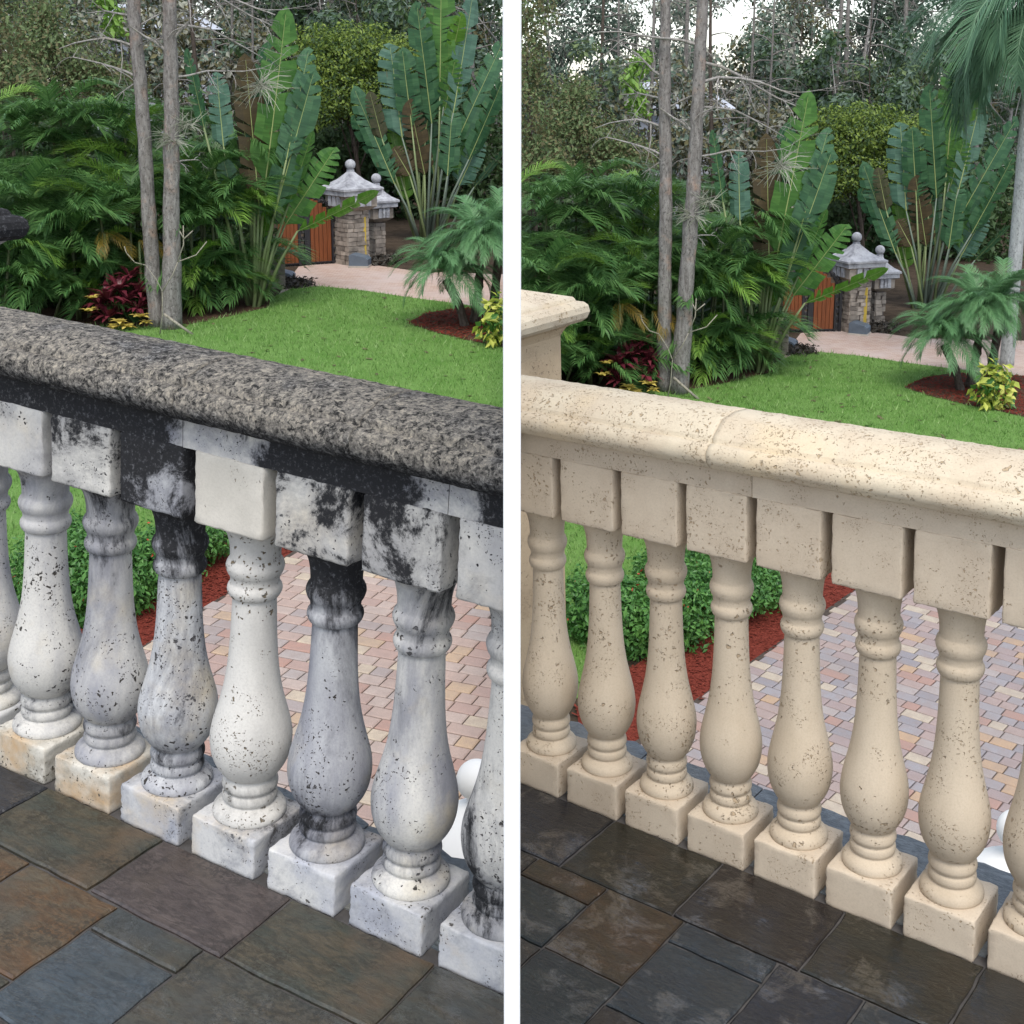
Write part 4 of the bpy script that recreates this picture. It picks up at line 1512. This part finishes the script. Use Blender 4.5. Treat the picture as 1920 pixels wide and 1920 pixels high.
        def mk():
            b = MB()
            a = hw + .20
            z0 = H_ + .38
            b.lathe([(a, z0), (a + .05, z0 + .02), (a + .05, z0 + .13), (a + .09, z0 + .15), (a + .09, z0 + .20), (a * .8, z0 + .30), (a * .5, z0 + .40), (a * .25, z0 + .53), (.07, z0 + .60), (.07, z0 + .66)], n=4)
            return b.mesh('cap', M['weathered_white'])
        pl.part('cap', cached(('pcap', nm), mk), yaw)
        for sd in (0, 3):
            for t in (-.62, 0, .62):
                def mk():
                    b = MB()
                    b.box((t * hw - .07, -hw - .21, H_ + .12), (t * hw + .07, -hw - .155, H_ + .385))
                    return b.mesh('dentil', M['weathered_white'])
                pl.part('dentil', cached(('dent', nm, sd, t), mk), yaw @ Matrix.Rotation(sd * math.pi / 2, 4, 'Z'))
        rb = .135
        zb_ = H_ + .38 + .66 + rb * .9
        pl.part('ball', cached(('pball', nm), lambda: (lambda b: (b.lathe([(rb * math.sin(math.pi * q_ / 12) + .001, zb_ - rb * math.cos(math.pi * q_ / 12)) for q_ in range(1, 13)], n=20), b.mesh('ball', M['weathered_white'], True))[1])(MB())))
        return pl
    pillar('far', 694, 722, 478, 414, 340, 'shorter looking rear stone gate pillar with white ball cap ' + X, 3, 1)
    pillar('near', 632, 690, 494, 392, 300, 'front stacked stone gate pillar with white tent cap and ball ' + X, 2, 0)
    # stub wall left of the gate
    pl = Plant(i, 'stone_stub_wall', 512, 540, 'low pale stacked stone wall end left of the wooden gate ' + X, 'wall')
    rng = random.Random(4)
    for r in range(6):
        for c_ in range(3):
            def mk():
                b = MB()
                b.box((-.22 + c_ * .17 + .005, -.1 - rng.uniform(0, .03), r * .15 + .005), (-.22 + (c_ + 1) * .17 - .005, .25, r * .15 + .145), 0, .006, rng)
                return b.mesh('stone', M['stacked_stone'])
            pl.part('stone', cached(('stub', r, c_), mk))
    # gate: wooden leaves in a black scrolled iron frame
    pl = Plant(i, 'driveway_gate', 582, 497, 'wooden driveway gate with black scrolled iron frame beside the stone pillar ' + X, 'gate', Y=G(0, 582, 497).y + 0.0 if i == 0 else None)
    gy = Matrix.Rotation(R(18), 4, 'Z')

    def gx(u):
        return (u - 582) * pl.k * 1.05

    def gz(v):
        return (497 - v) * pl.k
    for leaf, (ua, ub) in enumerate(((524, 560), (583, 622))):
        nb = 5
        for j in range(nb):
            x0, x1 = gx(ua + (ub - ua) * j / nb), gx(ua + (ub - ua) * (j + 1) / nb)
            uc = ua + (ub - ua) * (j + .5) / nb
            vt = (372 + (uc - 583) ** 2 * .022) if leaf else (385 + (560 - uc) ** 2 * .03)
            def mk():
                b = MB()
                b.box((x0 + .006, -.03, gz(491)), (x1 - .006, .03, gz(vt)))
                return b.mesh('plank', M['gate_wood'])
            pl.part('plank', cached(('plank', leaf, j), mk), gy)
    for j, (ua, ub, vt) in enumerate(((560, 565, 378), (572, 577, 366), (577, 582, 366), (623, 626, 400), (632, 637, 400))):
        pl.part('iron_stile', cached(('stile', j), lambda: (lambda b: (b.box((gx(ua), -.05, gz(502)), (gx(ub), .05, gz(vt))), b.mesh('iron_stile', M['iron']))[1])(MB())), gy)
    for j, (va, vb, ua, ub) in enumerate(((500, 497, 520, 637), (493, 491, 520, 637))):
        pl.part('iron_rail', cached(('grail', j), lambda: (lambda b: (b.box((gx(ua), -.045, gz(va)), (gx(ub), .045, gz(vb))), b.mesh('iron_rail', M['iron']))[1])(MB())), gy)

    def scroll(cu, cv, r_, seed):
        b = MB()
        rng = random.Random(seed)
        sgn = rng.choice((-1, 1))
        b.tube([(gx(cu) + math.cos(t * .5 * sgn) * r_ * (1 - t / 26), -.01, gz(cv) + math.sin(t * .5 * sgn) * r_ * (1 - t / 26)) for t in range(24)], .016, 5)
        return b.mesh('iron_scroll', M['iron'], True)
    sc_ = [(568, v) for v in range(386, 492, 15)] + [(629, v) for v in range(410, 492, 15)] + [(590 + 9 * a, 368 + 5 * a) for a in range(5)] + [(528 + 8 * a, 496) for a in range(13)] + [(555 - 8 * a, 376 + 4 * a) for a in range(4)]
    for j, (cu, cv) in enumerate(sc_):
        pl.part('iron_scroll', cached(('scroll', j), lambda: scroll(cu, cv, 5.2 * pl.k, j)), gy)
    # arched iron top rail over each leaf
    for leaf in (0, 1):
        def mk():
            b = MB()
            pts = []
            for a in range(9):
                u = (583 + 48 * a / 8) if leaf else (560 - 40 * a / 8)
                v = (358 + (u - 583) ** 2 * .022) if leaf else (368 + (560 - u) ** 2 * .03)
                pts.append((gx(u), 0, gz(v)))
            b.tube(pts, .03, 6)
            return b.mesh('iron_arch', M['iron'], True)
        pl.part('iron_arch', cached(('arch', leaf), mk), gy)
    # yellow post and two grey ground boxes
    pl = Plant(i, 'yellow_post', 684, 488, 'slim yellow post standing against the gate pillar ' + X, 'post')
    pl.part('post', cached(('ypost',), lambda: (lambda b: (b.box((-.05, -.75, 0), (.05, -.65, (488 - 400) * pl.k)), bevel(b.mesh('post', M['yellow_post']), .01, 1))[1])(MB())))
    for k, (u, v, s_) in enumerate(((686, 493, 1.0), (546, 521, .95))):
        pl = Plant(i, 'ground_box', u, v, ('blue grey slanted utility box by the gate pillar ' if k == 0 else 'blue grey slanted utility box left of the driveway ') + X, 'box')
        def mk():
            b = MB()
            w_, h_, d_ = 18 * pl.k * s_, 25 * pl.k * s_, .22
            pr2 = [(-w_, .03), (w_, .03), (w_, h_ * .62), (w_ * .7, h_ * .80), (-w_ * .55, h_), (-w_, h_ * .92)]
            n = len(pr2)
            vs = [(x, -d_ - .7, z) for x, z in pr2] + [(x, d_ - .7, z) for x, z in pr2]
            b.add(vs, [tuple(range(n)), tuple(range(2 * n - 1, n - 1, -1))] + [(j, (j + 1) % n, n + (j + 1) % n, n + j) for j in range(n)])
            return bevel(b.mesh('housing', M['box_grey']), .015, 2)
        ho = pl.part('housing', cached(('box', k), mk), Matrix.Rotation(R(-12), 4, 'Z'))
        def mk():
            b = MB()
            w_ = 18 * pl.k * s_
            b.box((-w_ * 1.05, -.95, 0), (w_ * 1.05, -.45, .05))
            return b.mesh('base_plate', M['concrete'])
        pl.part('base_plate', cached(('boxb', k), mk), Matrix.Rotation(R(-12), 4, 'Z'))

    # --- hedge shrubs along the drive
    hed = [(148, 1150, 1.0), (205, 1150, 1.0), (262, 1118, .95), (320, 1085, .95), (380, 1052, .9), (100, 1125, 1.0), (160, 1080, .9)] if i == 0 else [(1118, 1190, 1.0), (1175, 1215, 1.05), (1235, 1215, 1.05), (1298, 1190, 1.05), (1360, 1160, 1.0), (1425, 1130, .95), (1240, 1140, .9), (1315, 1105, .9)]
    for k, (u, v, s_) in enumerate(hed):
        g_ = gnd(i, u, v)
        rt = empty('hedge_shrub', Matrix.Translation(g_) @ Matrix.Rotation(k * 1.3, 4, 'Z') @ Matrix.Scale(s_ * (1 if i == 0 else 1.12), 4), 'rounded leafy green hedge shrub beside the red mulch seen through the %s balusters' % STONE[i], 'shrub', 'hedge shrubs along the drive')
        kk = k % 3
        me = cached(('hedge', kk), lambda: leaf_cloud('foliage', 'hedge_leaf', [((0, 0, .30), (.36, .36, .32)), ((.22, .1, .36), (.22, .22, .24)), ((-.2, -.12, .34), (.24, .24, .25)), ((.02, -.2, .22), (.26, .22, .22)), ((-.05, .15, .48), (.2, .2, .18))], 3600, .055, 20 + kk, .5, .5))
        link('foliage', me, rt)
        def mk():
            b = MB()
            rng = random.Random(kk)
            for _ in range(7):
                twig(b, (rng.uniform(-.05, .05), rng.uniform(-.05, .05), 0), (rng.uniform(-1, 1), rng.uniform(-1, 1), 1.2), .42, .012, 1, rng)
            return b.mesh('stems', M['dark_bark'], fix=False)
        link('stems', cached(('hst', kk), mk), rt)
        if k in (0, 2, 3):
            link('flowers', cached(('hfl', kk), lambda: leaf_cloud('flowers', 'red_flower', [((0, -.1, .4), (.38, .36, .28))], 22, .035, kk, .2, .8, .97)), rt, kind='stuff')

    # --- background trees
    def tree(name, u, v, Y, label, mats, blobs, n, size, key, trunk_r=5, bark='dark_bark', cat='tree', inner=.5, group=None):
        pl = Plant(i, name, u, v, label + X, cat, group, Y=Y)
        pl.part('crown', cached((key, 'c'), lambda: leaf_cloud('crown', mats, [(pl.p(a, b_, d_), (ra * pl.k, rd, rb_ * pl.k)) for a, b_, d_, ra, rb_, rd in blobs], n, size, len(key) * 3 + n % 17, .3, .5, inner)))
        def mk():
            b = MB()
            top = pl.p(blobs[0][0], blobs[0][1], blobs[0][2])
            foot = pl.p(u, v)
            b.tube([foot, foot.lerp(top, .5) + Vector((.1, 0, 0)), top], [trunk_r * pl.k, trunk_r * .8 * pl.k, trunk_r * .4 * pl.k], 8)
            rng = random.Random(n)
            for (a, b2, d_, ra, rb_, rd) in blobs[1:]:
                b.tube([foot.lerp(top, rng.uniform(.35, .75)), pl.p(a, b2, d_)], [trunk_r * .4 * pl.k, trunk_r * .15 * pl.k], 5)
            return b.mesh('trunk', M[bark], True, fix=False)
        pl.part('trunk', cached((key, 't'), mk))
        return pl
    tree('spreading_tree', 690, 455, 41, 'bright yellow green spreading tree behind the gate pillar ', ['lime_tree_leaf', 'lime_tree_leaf', 'shade_leaf'],
         [(640, 120, 0, 75, 42, 1.3), (700, 105, .2, 80, 40, 1.3), (760, 125, .2, 60, 40, 1.2), (600, 150, -.3, 45, 50, 1.0), (650, 180, -.3, 60, 45, 1.2), (720, 180, 0, 70, 50, 1.3), (600, 90, 0, 40, 32, .9), (665, 80, .3, 55, 28, 1.0), (800, 150, .4, 60, 50, 1.2), (610, 210, -.5, 36, 30, .8)], 26000, .115, 'lime')
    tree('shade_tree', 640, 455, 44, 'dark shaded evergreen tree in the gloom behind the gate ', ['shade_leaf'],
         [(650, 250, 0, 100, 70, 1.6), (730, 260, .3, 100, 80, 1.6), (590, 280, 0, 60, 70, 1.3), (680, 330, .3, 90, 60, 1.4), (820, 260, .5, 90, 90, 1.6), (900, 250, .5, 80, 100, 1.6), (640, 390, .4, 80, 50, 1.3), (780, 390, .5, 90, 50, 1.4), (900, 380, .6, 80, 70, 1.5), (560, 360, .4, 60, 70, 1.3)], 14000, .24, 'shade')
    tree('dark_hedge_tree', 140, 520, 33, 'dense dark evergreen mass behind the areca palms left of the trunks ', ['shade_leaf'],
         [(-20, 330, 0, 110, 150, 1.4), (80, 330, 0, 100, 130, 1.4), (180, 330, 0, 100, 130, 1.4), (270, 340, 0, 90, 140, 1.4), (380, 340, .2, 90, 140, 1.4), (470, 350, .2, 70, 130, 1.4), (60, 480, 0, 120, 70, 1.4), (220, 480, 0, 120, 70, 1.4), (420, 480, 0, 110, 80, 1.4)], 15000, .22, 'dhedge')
    tree('vine_tree', 40, 545, 30, 'brownish vine covered tree at the far left edge ', ['brown_leaf', 'olive_leaf'],
         [(30, 60, 0, 34, 80, .9), (25, -40, 0, 38, 70, .9), (60, 150, -.2, 44, 44, .8), (20, 170, 0, 50, 50, .8), (88, 175, -.2, 26, 28, .6), (20, -130, 0, 60, 60, .9)], 7000, .11, 'vine')
    tree('olive_tree', 170, 480, 38, 'pale olive green loose tree above the areca palms ', ['olive_leaf', 'olive_leaf', 'brown_leaf'],
         [(140, 110, 0, 70, 50, 1.2), (90, 80, .2, 60, 50, 1.1), (200, 130, .2, 60, 40, 1.1), (150, 160, 0, 90, 36, 1.1), (240, 160, .3, 50, 36, 1.0), (110, 30, .4, 50, 40, 1.0)], 8000, .13, 'olive', inner=.2)
    if True:
        tree('light_sapling_tree', 232, 450, 40, 'small light green sapling tree above the palms left of the trunks ', ['areca_light'], [(236, 55, 0, 20, 26, .5), (222, 10, 0, 22, 24, .5), (240, -25, .2, 20, 24, .5)], 500, .22, 'lsap', 2, inner=.2)
    for k, (u, yy) in enumerate(((390, 46), (440, 50), (478, 48), (530, 54), (585, 52), (640, 55), (690, 50), (745, 53), (905, 48), (938, 52), (255, 50), (205, 54), (150, 52), (100, 50), (40, 55), (-20, 50), (320, 55))):
        rng = random.Random(900 + k)
        pl = Plant(i, 'wood_tree', u, 400, 'slender bare grey tree with hanging twigs in the far wood ' + X, 'tree', 'bare trees in the far wood', Y=yy)
        rr = rng.choice((1.6, 2.2, 2.8, 3.5, 5.0, 6.5))
        lean = rng.uniform(-34, 34)
        def mk():
            b = MB()
            b.tube([pl.p(u, 470), pl.p(u + lean * .4, 200), pl.p(u + lean, -20), pl.p(u + lean * 1.3, -330)], [rr * pl.k, rr * .85 * pl.k, rr * .7 * pl.k, rr * .25 * pl.k], 8)
            return b.mesh('trunk', M['wood_bark' if k % 3 else 'dark_bark'], True)
        pl.part('trunk', cached(('wt', k), mk))
        def mk():
            b = MB()
            for j in range(13):
                vv = 230 - 38 * j + rng.uniform(-20, 20)
                a = rng.choice((-1, 1))
                twig(b, pl.p(u + lean * (470 - vv) / 490, vv), (a, rng.uniform(-.5, .5), rng.uniform(.0, .7)), rng.uniform(50, 110) * pl.k, 1.6 * pl.k, 3, rng, .75, 4, .65, (3, 4))
            return b.mesh('twigs', M['wood_bark'], fix=False)
        pl.part('twigs', cached(('wtw', k), mk), kind='stuff')
    for k, (u, v, yy, mats, sp) in enumerate(((60, 60, 62, ['hazed_pine_leaf'], 90), (200, -20, 66, ['hazed_pine_leaf'], 90), (330, 110, 60, ['olive_leaf', 'hazed_pine_leaf', 'brown_leaf'], 80), (470, 90, 64, ['hazed_pine_leaf', 'brown_leaf'], 100), (600, 10, 66, ['hazed_pine_leaf'], 110), (740, 20, 62, ['hazed_pine_leaf'], 110), (880, 60, 60, ['hazed_pine_leaf', 'brown_leaf'], 110), (960, 120, 64, ['hazed_pine_leaf'], 90), (20, -80, 66, ['hazed_pine_leaf'], 90), (840, -70, 66, ['hazed_pine_leaf'], 120), (690, -90, 68, ['hazed_pine_leaf'], 100), (560, 40, 52, ['hazed_pine_leaf', 'shade_leaf'], 90), (660, 20, 50, ['hazed_pine_leaf', 'shade_leaf'], 90), (735, 50, 52, ['hazed_pine_leaf', 'olive_leaf'], 80), (910, 40, 50, ['hazed_pine_leaf', 'shade_leaf'], 80), (300, 40, 50, ['brown_leaf', 'moss', 'hazed_pine_leaf'], 110), (420, 130, 50, ['brown_leaf', 'moss'], 90), (520, 120, 56, ['brown_leaf', 'moss', 'hazed_pine_leaf'], 100), (130, 30, 50, ['olive_leaf', 'hazed_pine_leaf'], 100), (640, 100, 58, ['hazed_pine_leaf', 'moss'], 110), (800, 90, 58, ['hazed_pine_leaf', 'brown_leaf'], 110), (930, 10, 56, ['hazed_pine_leaf', 'brown_leaf'], 100), (300, -110, 66, ['hazed_pine_leaf', 'moss'], 110), (520, -100, 62, ['hazed_pine_leaf', 'brown_leaf'], 100), (600, -140, 66, ['hazed_pine_leaf'], 100), (120, -120, 64, ['hazed_pine_leaf'], 90), (780, -140, 66, ['hazed_pine_leaf'], 100), (400, -60, 60, ['hazed_pine_leaf', 'moss'], 110))):
        bl = []
        rng = random.Random(700 + k)
        for _ in range(14):
            bl.append((u + rng.uniform(-sp, sp), v + rng.uniform(-80, 150), rng.uniform(-2, 2), rng.uniform(22, 55), rng.uniform(18, 50), 1.5))
        tree('far_conifer', u, 400, yy, 'haze tinted grey green conifer in the far wood ', mats, bl, 5200, .25, 'fc%d' % k, 5, 'grey_bark', inner=.1, group='conifers in the far wood')
    # low scrub wall that closes the view under the far wood
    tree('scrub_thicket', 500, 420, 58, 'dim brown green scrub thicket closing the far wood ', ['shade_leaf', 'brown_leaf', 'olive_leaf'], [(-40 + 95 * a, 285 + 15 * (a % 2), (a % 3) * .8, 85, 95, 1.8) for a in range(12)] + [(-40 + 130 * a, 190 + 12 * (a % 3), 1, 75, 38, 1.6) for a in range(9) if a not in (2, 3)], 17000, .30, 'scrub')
    # pale house glimpsed between the trunks
    pl = Plant(i, 'far_house', 300, 330, 'pale house glimpsed through bare branches behind the twin trunks ' + X, 'house', Y=56)
    k = pl.k
    def mk():
        b = MB()
        b.box((-115 * k, 0, 0), (110 * k, 5, 270 * k))
        return b.mesh('wall', M['house_wall'])
    wall = pl.part('wall', cached(('hwall',), mk))
    def mk():
        b = MB()
        x0, x1, z0, z1 = -135 * k, 125 * k, 268 * k, 318 * k
        b.add([(x0, -.5, z0), (x1, -.5, z0), (x1, 5.5, z0), (x0, 5.5, z0), (x0 + 1.6, 2.5, z1), (x1 - 1.6, 2.5, z1)], [(0, 1, 5, 4), (2, 3, 4, 5), (1, 2, 5), (3, 0, 4), (3, 2, 1, 0)])
        return b.mesh('roof', M['house_roof'])
    pl.part('roof', cached(('hroof',), mk))
    for j, (a, z_) in enumerate(((-60, 190), (20, 190), (75, 190))):
        def mk():
            b = MB()
            b.box(((a - 13) * k, -.06, z_ * k), ((a + 13) * k, .05, (z_ + 38) * k))
            return b.mesh('window', M['house_glass'])
        pl.part('window', cached(('hwin', j), mk))
    # royal palm trunk at the right edge, its crown above
    if True:
        pl = Plant(i, 'royal_palm', 958, 566, ('pale ringed royal palm with fronds hanging at the right edge ' if i else 'pale ringed royal palm trunk beside the divider panel ') + X, 'palm')
        def mk():
            b = MB()
            n = 60
            b.tube([pl.p(962 + 6 * (t / n), 566 - 660 * t / n, .3) for t in range(n + 1)], [(14 - 2 * t / n) * pl.k * (1.02 if t % 3 == 0 else 1) for t in range(n + 1)], 14)
            return b.mesh('trunk', M['palm_trunk'], True)
        pl.part('trunk', cached(('rtr',), mk))
        if i == 1:
            rf = [frond_mesh('frond', 'royal_frond', 84, .27, .0075, 1.7 + .25 * s_, .25, .9, .010, 80 + s_, .95, .08) for s_ in range(3)]
            rng = random.Random(3)
            c_ = pl.p(992, -125, .2)
            for j in range(30):
                yaw = math.pi + rng.uniform(-1.5, 1.3) if j < 24 else rng.uniform(-1.5, 1.5)
                pl.part('frond', rf[j % 3], orient(c_, yaw, rng.uniform(-.25, .6), rng.uniform(-.4, .4), rng.uniform(2.6, 3.6)))

# ------------------------------------------------------------------ plants are trimmed where they meet the divider
bpy.context.view_layer.update()
for (o, i) in CLIP:
    W = o.matrix_world
    bb = [W @ Vector(c_) for c_ in o.bound_box]
    sgn = -1 if i == 0 else 1
    lo = min(sgn * q_.x for q_ in bb)
    if lo > .35:
        continue
    me = o.data
    n = len(me.vertices)
    co = np.empty(n * 3)
    me.vertices.foreach_get('co', co)
    Wn = np.array(W)
    wc = co.reshape(-1, 3) @ Wn[:3, :3].T + Wn[:3, 3]
    bad = sgn * wc[:, 0] < np.clip(.0042 * wc[:, 1], .012, .2)
    if not bad.any():
        continue
    if bad.all():
        bpy.data.objects.remove(o)
        continue
    me = me.copy()
    o.data = me
    bm = bmesh.new()
    bm.from_mesh(me)
    bm.verts.ensure_lookup_table()
    bmesh.ops.delete(bm, geom=[bm.verts[int(k)] for k in np.nonzero(bad)[0]], context='VERTS')
    bm.to_mesh(me)
    bm.free()
    if not me.polygons:
        bpy.data.objects.remove(o)
